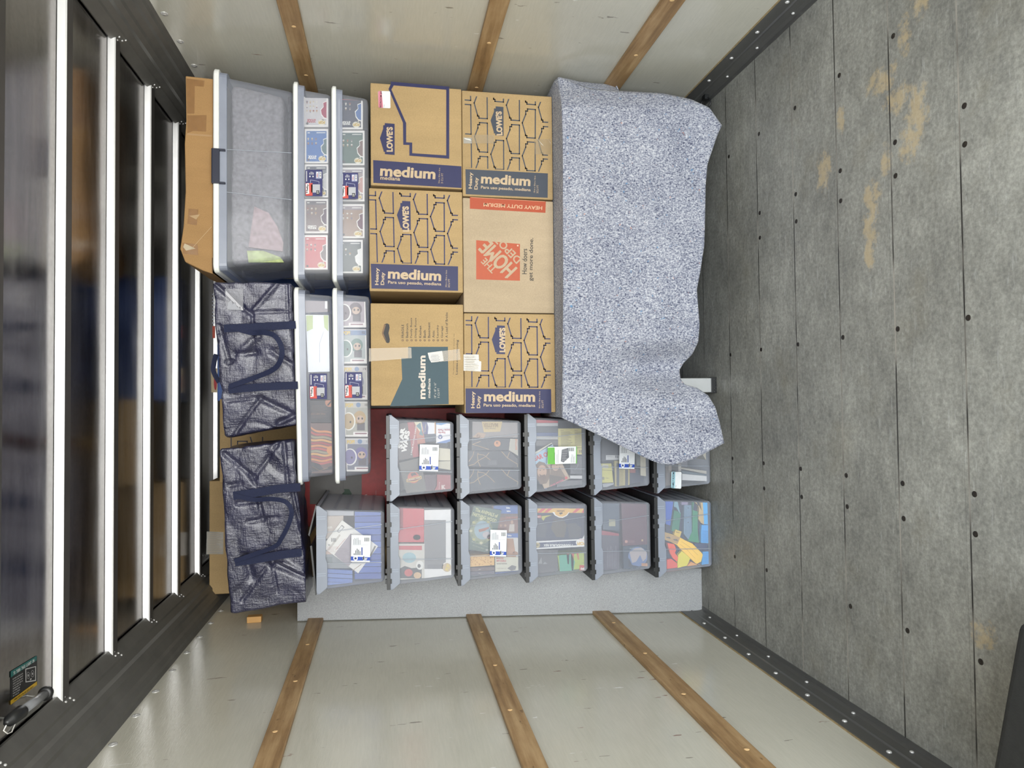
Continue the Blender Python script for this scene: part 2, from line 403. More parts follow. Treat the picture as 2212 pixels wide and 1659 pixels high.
def carton_mat(name, rgb):
    M_, nt, b, o = nt_new(name)
    c = lin(rgb); f = noise_(nt, o, 240, 4, .6); g = noise_(nt, o, 26, 3, .5, (1, 1, .15)); big = noise_(nt, o, 3, 3)
    v = MA(nt, 'ADD', MA(nt, 'MULTIPLY', f, .5), MA(nt, 'ADD', MA(nt, 'MULTIPLY', g, .2), MA(nt, 'MULTIPLY', big, .3)))
    nt.links.new(ramp(nt, v, [(0.35, tuple(q * .82 for q in c)), (0.65, tuple(min(1, q * 1.15) for q in c))]), b.inputs['Base Color'])
    b.inputs['Roughness'].default_value = 0.8; b.inputs['Specular IOR Level'].default_value = 0.25
    bp = N(nt, 'ShaderNodeBump', {'Strength': 0.25, 'Distance': 0.001, 'Height': g}); nt.links.new(bp.outputs[0], b.inputs['Normal'])
    return M_
FLOOR = floor_mat(); WALL = wall_mat(); SKIN = skin_mat(); WOOD = wood_mat(); FELT = felt_mat(); TARP = bag_mat()
KRAFT = carton_mat('kraft_board', (166, 141, 101)); KRAFT2 = carton_mat('pale_kraft_board', (172, 154, 128)); KRAFT3 = carton_mat('old_kraft_board', (158, 124, 82))
STEEL = mat('galvanised_trim', (104, 104, 102), 0.42, 0.5, noise_s=9, noise_a=.15, stretch=(1, .1, 1), bump=.1, bump_s=40)
COVE = mat('galvanised_cove', (100, 99, 95), 0.5, 0.35, noise_s=12, noise_a=.12, bump=.08, bump_s=60)
BOW = mat('roof_bow_steel', (240, 240, 240), 0.30, 0.5, noise_s=8, noise_a=.06)
FLANGE = mat('roof_bow_flange_grey', (84, 82, 80), 0.45, 0.5, noise_s=8, noise_a=.08)
RIVET = mat('bright_rivet', (206, 206, 204), 0.25, 0.4)
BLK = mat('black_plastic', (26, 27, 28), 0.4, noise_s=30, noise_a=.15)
BLKLID = mat('black_lid_plastic', (40, 41, 42), 0.38, noise_s=30, noise_a=.15)
BINP = plastic_film('cloudy_bin_plastic', (214, 219, 230), 0.215, 0.3)
RIMP = plastic_film('thick_cloudy_rim_plastic', (150, 157, 170), 0.78, 0.35)
TOTE = plastic_film('clear_tote_plastic', (214, 218, 230), 0.16, 0.10, 0.8)
TOTER = plastic_film('clear_tote_rim_plastic', (160, 167, 184), 0.62, 0.2, 0.6)
LIDW = mat('white_lid_plastic', (226, 228, 224), 0.45, noise_s=20, noise_a=.03)
NAVYP = mat('navy_latch_plastic', (30, 34, 52), 0.4)
TAPE = plastic_film('clear_parcel_tape', (178, 160, 130), 0.34, 0.12, 0.9)
TAPES = plastic_film('shiny_parcel_tape', (176, 174, 166), 0.66, 0.15, 0.9)
TAPEB = mat('brown_parcel_tape', (134, 98, 58), 0.28, noise_s=30, noise_a=.08, coat=.3)
# ================================================================ THE TRUCK BOX
XR, XL, YB, Y0, ZT = 1.50, -1.08, 4.62, -1.2, 2.60
def st(b, name, m_, parent=None, **k): return tag(b.build(name, m_, parent, **k), kind='structure')
b = MB(); b.box(XL - .05, XR + .05, Y0, YB + .05, -0.06, 0.0); floor = st(b, 'floor', FLOOR)
b = MB(); b.box(XR, XR + .05, Y0, YB + .05, 0, 2.7); wr = st(b, 'wall_right', WALL)
b = MB(); b.box(XL - .05, XL, Y0, YB + .05, 0, 2.7); wl_ = st(b, 'wall_left', WALL)
b = MB(); b.box(XL, XR, YB, YB + .05, 0, 2.7); wb = st(b, 'wall_back', WALL)
b = MB(); b.box(XL, XR, Y0, YB, ZT, ZT + .05); ceil = st(b, 'ceiling', SKIN)
bm_ = ceil
k = 0
y = 2.368 - 0.3965 * 6
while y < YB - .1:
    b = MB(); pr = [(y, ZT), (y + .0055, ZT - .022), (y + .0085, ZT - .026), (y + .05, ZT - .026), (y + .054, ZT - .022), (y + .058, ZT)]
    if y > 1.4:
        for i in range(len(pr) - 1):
            if i == 0: b.add([(XL + .12, y - .004, ZT - .0008), (XR - .06, y - .004, ZT - .0008), (XR - .06, y, ZT - .0008), (XL + .12, y, ZT - .0008)], [(0, 1, 2, 3)], BLK)  # flat black strip painting in the shadow groove along the web
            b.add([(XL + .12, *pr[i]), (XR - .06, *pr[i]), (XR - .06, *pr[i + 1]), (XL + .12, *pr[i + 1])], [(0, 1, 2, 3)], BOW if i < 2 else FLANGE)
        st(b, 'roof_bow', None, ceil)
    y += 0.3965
# the vertical web of a bow seen mirrored in the roof skin needs a polished skin edge: nothing else to add

def profile_strip(name, pts, m_, y0=Y0, y1=YB):
    b = MB()
    for (x0, z0), (x1, z1) in zip(pts[:-1], pts[1:]):
        b.add([(x0, y0, z0), (x1, y0, z1), (x1, y1, z1), (x0, y1, z0)], [(0, 1, 2, 3)])
    return st(b, name, m_)
# covings between wall and roof, folded sheet with ribs
def lerp(a, c, t): return (a[0] + (c[0] - a[0]) * t, a[1] + (c[1] - a[1]) * t)
def coving(name, a, c):
    d = Vector((c[0] - a[0], c[1] - a[1])).normalized(); n = Vector((-d.y, d.x)) if a[0] > 0 else Vector((d.y, -d.x))
    pts = []
    for t, o in ((0, 0), (.07, .0), (.13, .007), (.22, .007), (.28, 0), (.40, 0), (.46, .008), (.56, .008), (.62, 0), (.74, 0), (.78, .006), (1, .006), (1.02, 0)):
        p = lerp(a, c, t); pts.append((p[0] + n.x * o, p[1] + n.y * o))
    return profile_strip(name, pts, COVE)
cv_r = coving('trim_1', (XR, 2.432), (1.385, 2.592)); cv_l = coving('trim_2', (XL, 2.462), (-0.905, 2.592))
# floor angle trims
def angle_trim(name, sx, x):
    pts = [(x, .112), (x - sx * .006, .110), (x - sx * .006, .062), (x - sx * .010, .056), (x - sx * .006, .05), (x - sx * .008, .02), (x - sx * .012, .004), (x - sx * .028, .003), (x - sx * .028, 0)]
    return profile_strip(name, pts, STEEL)
at_r = angle_trim('trim_3', 1, XR); at_l = angle_trim('trim_4', -1, XL)
for x, s_ in ((XR, 1), (XL, -1)):
    b = MB(); b.box(min(x, x - s_ * .004), max(x, x - s_ * .004), Y0, YB, .112, .117)
    st(b, 'trim_5' if s_ > 0 else 'trim_6', mat('ply_edge', (150, 132, 98), .7, noise_s=60, noise_a=.2))
# wooden load rails on both walls
def rail(name, x, s_, z0, z1):
    b = MB(); b.box(min(x, x - s_ * .018), max(x, x - s_ * .018), Y0, YB - .02, z0, z1)
    o = st(b, name, WOOD, bevel=.003)
    return o
for i, (z0, z1) in enumerate(((1.893, 1.968), (1.118, 1.192), (.475, .560))):
    rr = rail('trim_%d' % (7 + i), XR, 1, z0, z1); rl = rail('trim_%d' % (10 + i), XL, -1, z0, z1)
    for o_, x, s_ in ((rr, XR, 1), (rl, XL, -1)):
        yy = 1.95
        while yy < 3.7:
            b = MB(); b.lathe((x - s_ * .018, yy, (z0 + z1) / 2 + .012 * math.sin(yy * 9)), (-s_, 0, 0), [(-.001, .009), (.0008, .009), (.001, .004)], 10)
            b.build('rail_screw', mat('raw_wood_plug', (214, 178, 128), .6), o_); yy += .407
# small peg of wood on the left wall under the roof
b = MB(); c0 = hit(534, 1345, 0, XL); c1 = hit(564, 1345, 0, XL)
b.box(XL, XL + .03, c0[1] - .012, c0[1] + .03, c1[2], c0[2]); o = b.build('wood_block', mat('pale_pine', (206, 158, 96), .6, noise_s=40, noise_a=.1, stretch=(1, 1, .2)), None, bevel=.003)
tag(o, 'small pale wooden block on the left wall below the lower navy bag', 'wood block')

# rivets and screws of the shell
def studs(parent, pts, nrm, r, h, m_, name='rivet', ring=False):
    first = None
    for p in pts:
        if first is None:
            b = MB()
            if ring: b.lathe((0, 0, 0), nrm, [(-.001, r), (h * .4, r), (h * .4, r * .72), (h * .2, r * .6), (h, r * .38), (h * 1.1, r * .1)], 16)
            else: b.lathe((0, 0, 0), nrm, [(-.001, r), (h * .6, r * .85), (h, r * .4)], 12)
            first = b.build(name, m_, None); first.parent = parent; first.location = p
        else:
            o = first.copy(); COL.objects.link(o); o.location = p
studs(wl_, [(XL, 3.839 - .2045 * i, 2.441) for i in range(9)], (1, 0, 0), .0135, .005, RIVET, ring=True)
studs(wr, [(XR, 3.191 - .2055 * i, 2.406) for i in range(4)], (-1, 0, 0), .0135, .005, RIVET, ring=True)
studs(at_l, [(XL + .006, 3.103 - .2055 * i, .083) for i in range(8)], (1, 0, 0), .009, .005, RIVET, 'screw')
studs(at_r, [(XR - .006, 2.954 - .213 * i, .083) for i in range(5)], (-1, 0, 0), .009, .005, RIVET, 'screw')
g1 = [(1440 + a / 4.378, 1280 + c / 4.378) for a, c in ((409, 260), (665, 430), (963, 630), (1325, 868), (1766, 1160))] + [(1900 + 305 / 4.378, 1280 + 1520 / 4.378)]
studs(at_l, [(XL + .009, hit(*p, 2, .02)[1], .02) for p in g1], (1, 0, 0), .007, .004, RIVET, 'screw')
g2 = [(1460 + a / 5.53, c / 5.53) for a, c in ((1400, 190), (970, 595), (615, 945))]
studs(at_r, [(XR - .009, hit(*p, 2, .02)[1], .02) for p in g2], (-1, 0, 0), .007, .004, RIVET, 'screw')
fs = [(1560 + a / 2.765, c / 2.765) for a, c in ((1022, 215), (700, 450), (435, 645), (220, 800), (40, 935), (1447, 632), (1450, 862), (1033, 850), (1036, 1050), (706, 1020), (708, 1200), (440, 1160), (443, 1322), (225, 1272), (226, 1420))]
fs += [(1540 + a / 2.3705, 560 + c / 2.3705) for a, c in ((1308, 300), (947, 357), (666, 400), (436, 436), (247, 463), (90, 490), (1340, 1203), (972, 1148), (683, 1107), (450, 1073), (260, 1045), (100, 1020), (1345, 1408), (977, 1328), (688, 1267), (455, 1217), (263, 1174), (103, 1140), (275, 1592), (112, 1523))]
fs += [(1900 + a / 4.378, 1280 + c / 4.378) for a, c in ((265, 360), (958, 655))] + [(1440 + 1740 / 4.378, 1280 + 130 / 4.378)]
studs(floor, [tuple(hit(*p, 2, 0)) for p in fs], (0, 0, 1), .0085, .0015, mat('dark_screw', (58, 54, 50), .35, .6), 'floor_screw', ring=True)
# groups of four rivets on each coving lip, one group per bow
for par, a, c, s_ in ((cv_r, (XR, 2.432), (1.385, 2.592), 1), (cv_l, (XL, 2.462), (-0.905, 2.592), -1)):
    pts = []
    for k in range(6):
        yb = 1.975 + .3965 * k + .025
        for dy, t in ((-.014, .86), (.014, .86), (-.004, .93), (.022, .80)):
            p = lerp(a, c, t); pts.append((p[0] - s_ * .006, yb + dy, p[1] - .006))
    studs(par, pts, (-s_ * .8, 0, -.6), .0045, .003, RIVET)
# black tie ring on the right floor trim
b = MB(); c0 = (XR - .05, 3.10, .03)
b.tube([(c0[0] + .028 * math.cos(t), c0[1] + .028 * math.sin(t), c0[2] + .012 * math.sin(t)) for t in [i * math.pi / 8 for i in range(17)]], .004, 8, cap=False)
b.box(XR - .03, XR - .006, 3.085, 3.115, .018, .04)
tag(b.build('tie_down_ring', BLK, None), 'black tie down ring on the right floor trim beside the grey felt blanket', 'ring')

# ---------------------------------------------------------------- cargo light and its sticker on the roof
A0 = Vector(hit(24, 1554, 2, 2.548)); A1 = Vector(hit(101, 1496, 2, 2.548)); L_ = (A1 - A0).length; ax = (A1 - A0).normalized()
lamp = empty('cargo_light', tuple((A0 + A1) / 2), 'tubular cargo light with black end caps in a metal bracket by the roof', 'light')
b = MB(); b.lathe(A0, ax, [(.05, .0125), (L_ - .012, .0125)], 20); b.build('lens', plastic_film('ribbed_lens', (150, 152, 156), .6, .25), lamp, smooth=True)
b = MB(); b.lathe(A0, ax, [(-.024, .007), (-.006, .011), (-.005, .016), (.050, .018), (.056, .015)], 20); b.build('end_cap', BLK, lamp)
b = MB(); b.lathe(A0, ax, [(L_ - .014, .014), (L_ - .010, .020), (L_ - .004, .020), (L_ - .002, .016), (L_ + .002, .018), (L_ + .006, .013)], 20); b.build('end_cap', BLK, lamp)
sd = Vector((-ax.y, ax.x, 0)); sd = -sd if sd.x > 0 else sd
b = MB(); q = A0 + sd * .014 + ax * .03
b.prism([q, q + ax * (L_ - .02), q + ax * (L_ - .02) + sd * .030 + Vector((0, 0, .022)), q + sd * .030 + Vector((0, 0, .022))], (0, 0, .002))
for t in (.035, L_): b.tube([A0 + ax * t + sd * .016, A0 + ax * t + sd * .004 + Vector((0, 0, .052))], .003, 6)
b.build('bracket', mat('bracket_zinc', (150, 150, 146), .35, .6), lamp)
b = MB(); q = A0 - ax * .015; b.tube([q, q - ax * .02 + sd * .014, q + sd * .030, q + ax * .02 + sd * .034, q + ax * .035 + sd * .02], .0016, 6)
b.build('wire', mat('white_wire', (214, 212, 206), .5), lamp)
def on_roof(zz):
    return lambda x, y, d: hit(x, y, 2, zz - d)
stk = MB(); R0 = [hit(*[(ZF[0] + a / ZF[2]), (ZF[1] + c / ZF[2])], 2, ZT - .0005) for a, c in ((137, 420), (472, 215), (475, 590), (135, 850))]
stk.prism(R0, (0, 0, -.0008)); so = stk.build('instruction_sticker', ink((24, 24, 26)), None)
tag(so, 'black instruction sticker with teal and yellow bands on the roof above the cargo light', 'sticker')
A = Art(0, ZF, on_roof(ZT - .0016))
A.poly([(137, 420), (472, 215), (472, 275), (137, 498)], (28, 104, 100)).poly([(135, 795), (475, 545), (475, 592), (135, 850)], (226, 182, 40))
A.up()
A.poly([(325, 385), (462, 350), (462, 540), (328, 560)], (206, 206, 204)); A.up(); A.poly([(335, 395), (452, 362), (452, 528), (338, 546)], (24, 24, 26)); A.up()
for cx, cy in ((363, 470), (418, 448)):
    A.oval(cx, cy, 20, 44, (200, 200, 200)); A.up(); A.oval(cx, cy, 17, 40, (24, 24, 26)); A.up(); A.oval(cx, cy, 8, 16, (190, 190, 190)); A.L -= 2
A.poly([(385, 515), (405, 505), (405, 522), (385, 530)], (206, 206, 204))
# slanted lettering is placed glyph by glyph along the band
def slant(A, st_, x0, y0, x1, y1, h_, c, bold=.02):
    n = len(st_)
    for i, ch in enumerate(st_):
        if ch == ' ': continue
        t = (i + .5) / n; w_ = (x1 - x0) / n * .8; ang = math.degrees(math.atan2(-(y1 - y0), x1 - x0))
        vs, fs_ = glyphs(ch, bold)
        pts = []
        for (u, v) in vs:
            lx = u * w_ * (0.4 if ch in 'Iil.' else 1); pts.append(A.w(x0 + (x1 - x0) * t + lx, y0 + (y1 - y0) * t + (y1 - y0) / (x1 - x0) * lx - v * h_))
        A.add(pts, fs_, ink(c))
slant(A, 'TO TURN THIS LIGHT ON', 172, 447, 442, 276, 40, (235, 235, 232))
slant(A, 'Please turn light off after using.', 180, 785, 432, 612, 22, (40, 34, 20))
rows = ['1. Press the dome switch', 'to turn on the interior', 'lights in the van body.', '2. The lights turn on', 'automatically for', '30 minutes then', 'press to switch', 'the lights on']
for i, r_ in enumerate(rows):
    slant(A, r_, 165, 520 + i * 31, 165 + min(130, 6.0 * len(r_)), 520 + i * 31 - min(130, 6.0 * len(r_)) * .60, 15, (220, 220, 218), .0)
A.done(so)

# ---------------------------------------------------------------- grey laminate board against the left wall
b = MB(); yb, yt = 3.293, 3.56; zt = 2.02; th = .022
xr_, xl_ = -.860, XL + .004
b.prism([(xl_, yb, .001), (xr_, yb, .001), (xr_, yt, zt), (xl_, yt, zt)], (0, th, 0))
bd = b.build('laminate_board', mat('grey_speckled_laminate', (154, 156, 158), .34, noise_s=260, noise_a=.22, spec=.5), None, bevel=.002)
tag(bd, 'tall grey speckled laminate board leaning behind the bins against the left wall', 'board')

# ---------------------------------------------------------------- things standing behind the front row
def carton(name, label, cat, x0, x1, y0, y1, z0, z1, m_, bevel=.004, group=None, base=True):
    r = empty(name, ((x0 + x1) / 2, (y0 + y1) / 2, z0), label, cat, group)
    b = MB(); b.box(x0, x1, y0, y1, z0, z1); o = b.build('carton_body', m_, r, bevel=bevel)
    return r, o
tall, _ = carton('tall_carton', 'tall flat brown carton with crinkled clear tape rising behind the lower navy bag', 'carton', -1.03, -.415, 3.98, 4.14, 0, 2.532, KRAFT)
A = Art(3.98, Z7); A.poly([(60, 822), (190, 828), (190, 1000), (56, 1000)], TAPES)
A.up(); A.lines(66, 835, 185, 1000, 12, (196, 176, 150), 3, seed=5); A.done(tall, 'tape_strip', 'crinkled clear parcel tape')
redc, _ = carton('red_carton', 'large red carton with a grey picture panel behind the stacked plastic bins', 'carton', -.64, -.03, 3.72, 3.95, 0, 2.03, mat('red_print_board', (152, 38, 38), .5, noise_s=40, noise_a=.15))
A = Art(3.72, ZC); A.rect(180, -230, 868, 240, (112, 110, 108)); A.up(); A.rect(622, -110, 626, 200, (86, 84, 82))
A.poly([(570, 148), (640, 70), (632, 38), (700, 40), (735, 95), (732, 150)], (20, 60, 36)).text('TR', 925, 130, 45, 30, WHITE, 90).text('O', 1030, 145, 22, 26, WHITE, 90).rect(1055, 60, 1060, 150, (190, 150, 150))
A.done(redc)
# printed carton on top of the red one, seen between the two bags
lowc, _ = carton('patterned_carton', 'brown carton with dark outline pattern seen between the two navy bags', 'carton', -.40, .03, 3.72, 3.95, 2.031, 2.42, KRAFT)
A = Art(3.72, Z7)
A.line([(250, 60), (250, 160)], 9, (34, 36, 60)).line([(300, 150), (300, 120), (375, 120), (375, 150)], 9, (34, 36, 60)).line([(495, 90), (495, 190)], 9, (34, 36, 60)).line([(400, 90), (430, 190)], 9, (34, 36, 60)); A.done(lowc)
bluec, _ = carton('blue_carton', 'blue printed carton with red mark at the back behind the upper navy bag', 'carton', .02, .70, 3.98, 4.25, 0, 2.49, mat('blue_print_board', (58, 92, 160), .45, noise_s=20, noise_a=.2))
A = Art(3.98, Z6); A.poly([(88, 745), (135, 745), (135, 925), (92, 925)], (206, 186, 150)); A.up(); A.oval(122, 850, 12, 58, (186, 40, 50)).rect(100, 430, 120, 520, (206, 84, 60)).lines(98, 180, 118, 420, 9, (200, 208, 226), 8, seed=9)
A.done(bluec)

# ---------------------------------------------------------------- table under the blanket
tb = empty('folding_table', (.68, 3.2, 0), 'silver legged table hidden under the grey felt blanket, one black footed leg showing', 'table')
b = MB(); b.box(-.05, 1.36, 2.95, 3.56, .770, .800); b.build('tabletop', mat('table_top_grey', (150, 150, 150), .5, noise_s=30, noise_a=.05), tb, bevel=.004)
LEG = mat('silver_leg', (188, 190, 190), .35, .5, noise_s=9, noise_a=.05)
for (x, y) in ((.07, 3.10), (1.30, 3.10), (.07, 3.50), (1.30, 3.50)):
    b = MB(); b.box(x - .035, x + .035, y, y + .03, .022, .771); lg = b.build('leg', LEG, tb, bevel=.003)
    b = MB(); b.box(x - .038, x + .038, y - .004, y + .034, .0, .028)
    for k_ in range(5): b.box(x - .034 + k_ * .015, x - .028 + k_ * .015, y - .006, y - .003, .002, .014)
    b.build('foot', BLK, lg, bevel=.002)

# ---------------------------------------------------------------- felt blanket
def blanket():
    def rs(pl, n):
        pl = [np.array(p, float) for p in pl]; d = [0]
        for a, c in zip(pl[:-1], pl[1:]): d.append(d[-1] + np.linalg.norm(c - a))
        return [np.array([np.interp(d[-1] * i / n, d, [p[0] for p in pl]), np.interp(d[-1] * i / n, d, [p[1] for p in pl])]) for i in range(n + 1)]
    NU, NV = 130, 70
    top = rs([(1209, 167), (1214, 220), (1217, 300), (1217, 450), (1217, 650), (1216, 800), (1214, 903)], NU)
    right = rs([(1209, 167), (1239, 178), (1272, 191), (1336, 197), (1432, 202), (1492, 215), (1532, 233), (1559, 271)], NV)
    hem = rs([(1559, 271), (1550, 290), (1538, 325), (1528, 355), (1524, 400), (1523, 460), (1521, 530), (1512, 590), (1505, 625), (1508, 665), (1511, 700), (1508, 738), (1495, 765), (1477, 783), (1467, 800), (1470, 820), (1480, 832), (1505, 838), (1530, 855), (1545, 880), (1555, 915), (1564, 957)], NU)
    left = rs([(1214, 903), (1240, 915), (1290, 938), (1330, 958), (1370, 978), (1405, 994), (1430, 1003), (1455, 1004), (1500, 991), (1564, 957)], NV)
    b = MB(); vs = []; cs = [top[0], top[-1], hem[0], hem[-1]]
    def sm(t): t = max(0, min(1, t)); return t * t * (3 - 2 * t)
    def yoff(x, y, v):
        f = 0.0
        f += .075 * math.exp(-((y - 795) / 42) ** 2) * sm((v - .15) / .6)            # deep fold going in
        f -= .035 * math.exp(-((y - 725) / 38) ** 2) * sm((v - .05) / .5)
        f -= .055 * math.exp(-((y - 880) / 50) ** 2) * sm((v - .1) / .6)
        f += .012 * math.sin(y / 62 + v * 1.3) * sm(v / .7)
        f += .022 * math.exp(-((y - (700 + 60 * v)) / 20) ** 2) * math.exp(-(v / .35) ** 2)  # crease from the top edge
        f += .012 * math.exp(-((y - (770 - 60 * v)) / 16) ** 2) * math.exp(-(v / .3) ** 2)
        f += .09 * sm((240 - y) / 70) * (1 - .4 * v)                                      # wraps round the wall end
        f += .010 * noise.noise(Vector((x / 60, y / 60, 3.1)))
        f -= .03 * v * v
        return f
    for j in range(NV + 1):
        v = j / NV
        for i in range(NU + 1):
            u = i / NU
            p = (1 - v) * top[i] + v * hem[i] + (1 - u) * right[j] + u * left[j] - ((1 - u) * (1 - v) * cs[0] + u * (1 - v) * cs[1] + (1 - u) * v * cs[2] + u * v * cs[3])
            vs.append(P(p[0], p[1], 2.872 + yoff(p[0], p[1], v)))
    W_ = NU + 1
    fs_ = [(j * W_ + i, j * W_ + i + 1, (j + 1) * W_ + i + 1, (j + 1) * W_ + i) for j in range(NV) for i in range(NU)]
    b.add(vs, fs_, None, True)
    # the top: rounded over the table edge and running back under the cartons
    k = len(b.v); rows_ = [vs[:W_]]
    for d, dz in ((.004, .002), (.012, .0045), (.03, .0055), (.09, .005), (.18, .005), (.5, .005)):
        row = []
        for i, q in enumerate(vs[:W_]):
            u = i / NU; yy = min(q[1], 2.9) + d + (q[1] - min(q[1], 2.9)) * (1 if d < .1 else .0)
            row.append((max(min(q[0], 1.46), -.075), yy, .8125 + .003 * noise.noise(Vector((q[0] * 6, d * 9, 1))) + dz * .3 if d > .012 else q[2] * .5 + .407))
        rows_.append(row)
    allv = [p for r in rows_ for p in r]
    b.add(allv, [(j * W_ + i, (j + 1) * W_ + i, (j + 1) * W_ + i + 1, j * W_ + i + 1) for j in range(len(rows_) - 1) for i in range(NU)], None, True)
    # loose pocket bunched up against the wall
    up = rs([(1209, 166), (1232, 162), (1270, 161), (1322, 162), (1329, 178), (1336, 196)], 40)
    lo_ = rs([(1209, 168), (1239, 179), (1272, 192), (1336, 198)], 40)
    pv = []
    for j in range(9):
        t = j / 8
        for i in range(41):
            p = (1 - t) * lo_[i] + t * up[i]
            q_ = P(p[0], p[1], 2.97 + .05 * math.sin(math.pi * t) + .08 * t); pv.append((min(q_[0], 1.485), q_[1], q_[2]))
    b.add(pv, [(j * 41 + i, j * 41 + i + 1, (j + 1) * 41 + i + 1, (j + 1) * 41 + i) for j in range(8) for i in range(40)], None, True)
    o = b.build('felt_blanket', FELT, None)
    bmm = bmesh.new(); bmm.from_mesh(o.data); bmesh.ops.remove_doubles(bmm, verts=bmm.verts, dist=.0004); bmm.to_mesh(o.data); bmm.free()
    q = o.modifiers.new('thickness', 'SOLIDIFY'); q.thickness = .005; q.offset = 0
    tag(o, 'speckled grey felt moving blanket draped over the table under the cartons', 'blanket')
blanket()

# ---------------------------------------------------------------- moving cartons
NAVY = (36, 38, 88); GREYB = (66, 73, 86); TAN = (212, 186, 150)
def brick_pattern(A, C4, col, logo=(2, 1)):
    """rows of the house outline; C4 are the four face corners (zoom px): TL, TR, BR, BL"""
    TL, TR, BR, BL = [np.array(c, float) for c in C4]
    base = A.z; f0 = A.w
    def m_(u, v): p = (1 - u) * (1 - v) * TL + u * (1 - v) * TR + u * v * BR + (1 - u) * v * BL; return (p[0], p[1])
    A.w_face = lambda u, v: f0(*m_(u, v))
    class FaceArt:  # draws in unit face coordinates
        pass
    old = A.w
    A.w = lambda x, y: old(*m_(x, y))
    U = lambda x: (x - 930) / 820.0
    V = lambda y: y / 945.0
    H = [(0, 0), (-72, 0), (-72, 20), (-88, 20), (-88, 50), (-120, 133), (-90, 240), (-90, 250), (-78, 250), (-78, 267), (0, 267)]
    cols = [(1006, [90 - 273 - 10 - 30, 117, 427 - 0]), (1158, [-35, 275, 588]), (1308, [-205, 115, 436]), (1455, [-35, 272, 580]), (1602, [-215, 118, 425]), (1750, [-35, 272, 580])]
    cols = [(1006, [-190, 117, 427]), (1158, [-35, 272, 580]), (1308, [-200, 112, 422]), (1455, [-40, 268, 574]), (1602, [-200, 112, 418]), (1750, [-45, 264, 568])]
    R_ = (U(950), V(35), U(1722), V(690))
    for ci, (cx, ys) in enumerate(cols):
        for ri, y0 in enumerate(ys):
            pts = [(U(cx + a), V(y0 + b_)) for a, b_ in H]
            if ci == 2 and ri == 1:
                A.poly([(p[0], p[1]) for p in pts], col); A.up()
                A.text("LOWE'S", U(cx - 38), V(y0 + 135), 0, 0, TAN) if False else None
                continue
            n = len(pts)
            for i in range(n):
                a, b_ = pts[i], pts[(i + 1) % n]; w2 = 5.2
                dx, dy = (b_[0] - a[0]) * 820, (b_[1] - a[1]) * 945; d = math.hypot(dx, dy); ux, uy = dx / d * w2, dy / d * w2
                q = [(a[0] + (-ux - uy) / 820, a[1] + (-uy + ux) / 945), (a[0] + (-ux + uy) / 820, a[1] + (-uy - ux) / 945), (b_[0] + (ux + uy) / 820, b_[1] + (uy - ux) / 945), (b_[0] + (ux - uy) / 820, b_[1] + (uy + ux) / 945)]
                q = clip(q, R_)
                if len(q) > 2: A.poly(q, col)
    # band
    A.poly([(U(948), .745), (U(1722), .742), (U(1722), .985), (U(948), .985)], col)
    A.w = old
def house_text(A, s, cx, cy, w_, h_, ang=92): A.up(); A.text(s, cx, cy, w_, h_, TAN, ang, .055)
YF = 3.04
def moving_box(label, x0, x1, z0, z1, m_=KRAFT, depth=.44, y=YF, dx=0):
    r = empty('moving_carton', ((x0 + x1) / 2, y + depth / 2, z0), label, 'carton', None)
    b = MB(); vs = [(x0, y, z0), (x1, y, z0), (x1, y, z1), (x0, y, z1), (x0 + dx, y + depth, z0), (x1 + dx, y + depth, z0), (x1 + dx, y + depth, z1), (x0 + dx, y + depth, z1)]
    b.add(vs, [(0, 1, 2, 3), (7, 6, 5, 4), (0, 4, 5, 1), (3, 2, 6, 7), (0, 3, 7, 4), (1, 5, 6, 2)])
    o = b.build('carton_body', m_, r, bevel=.004)
    # slight belly of a packed carton
    b = MB(); xm = (y + depth / 2)
    b.box(x0 + .004, x1 - .004, xm - .002, xm + .002, z1 - .0005, z1 + .0008); b.build('flap_seam', mat('seam_dark', (96, 70, 42), .8), r)
    return r, o
TZ = .8195
B1, _ = moving_box('brown carton with slate grey medium band, right end of the lower carton row', .925, 1.405, TZ, 1.236)
B2, _ = moving_box('pale brown carton with orange square logo in the middle of the lower carton row', .402, .918, TZ, 1.236, KRAFT2)
B3, _ = moving_box('brown carton with navy band and house outlines, beside the bins in the lower carton row', -.050, .398, TZ - 0, 1.236)
A1, _ = moving_box('brown carton with pink bedroom sticker, right end of the upper carton row', .955, 1.41, 1.238, 1.640)
A2, _ = moving_box('brown carton with navy band and house outlines in the middle of the upper carton row', .489, .943, 1.238, 1.648)
A3, _ = moving_box('brown carton with teal print and hand hole, left end of the upper carton row', -.012, .436, 1.238, 1.644, dx=.03)

# B1
A = Art(YF, Z2)
brick_pattern(A, [(930, 200), (1750, 272), (1742, 1195), (945, 1160)], GREYB)
house_text(A, "LOWE'S", 1268, 495, 222, 58, 92)
A.text('medium', 1330, 1015, 455, 92, TAN, -3.2, .035).text('Para uso pesado, mediana', 1330, 1098, 458, 34, TAN, -3.2, .02)
A.text('Heavy', 1010, 1020, 150, 40, TAN, 88, .03).text('Duty', 1062, 1048, 112, 40, TAN, 88, .03).text('18-in x 18-in x 16-in', 1595, 1055, 155, 14, TAN, 88, 0).text('3CU FT', 1622, 1100, 75, 18, TAN, 88, 0)
A.done(B1)
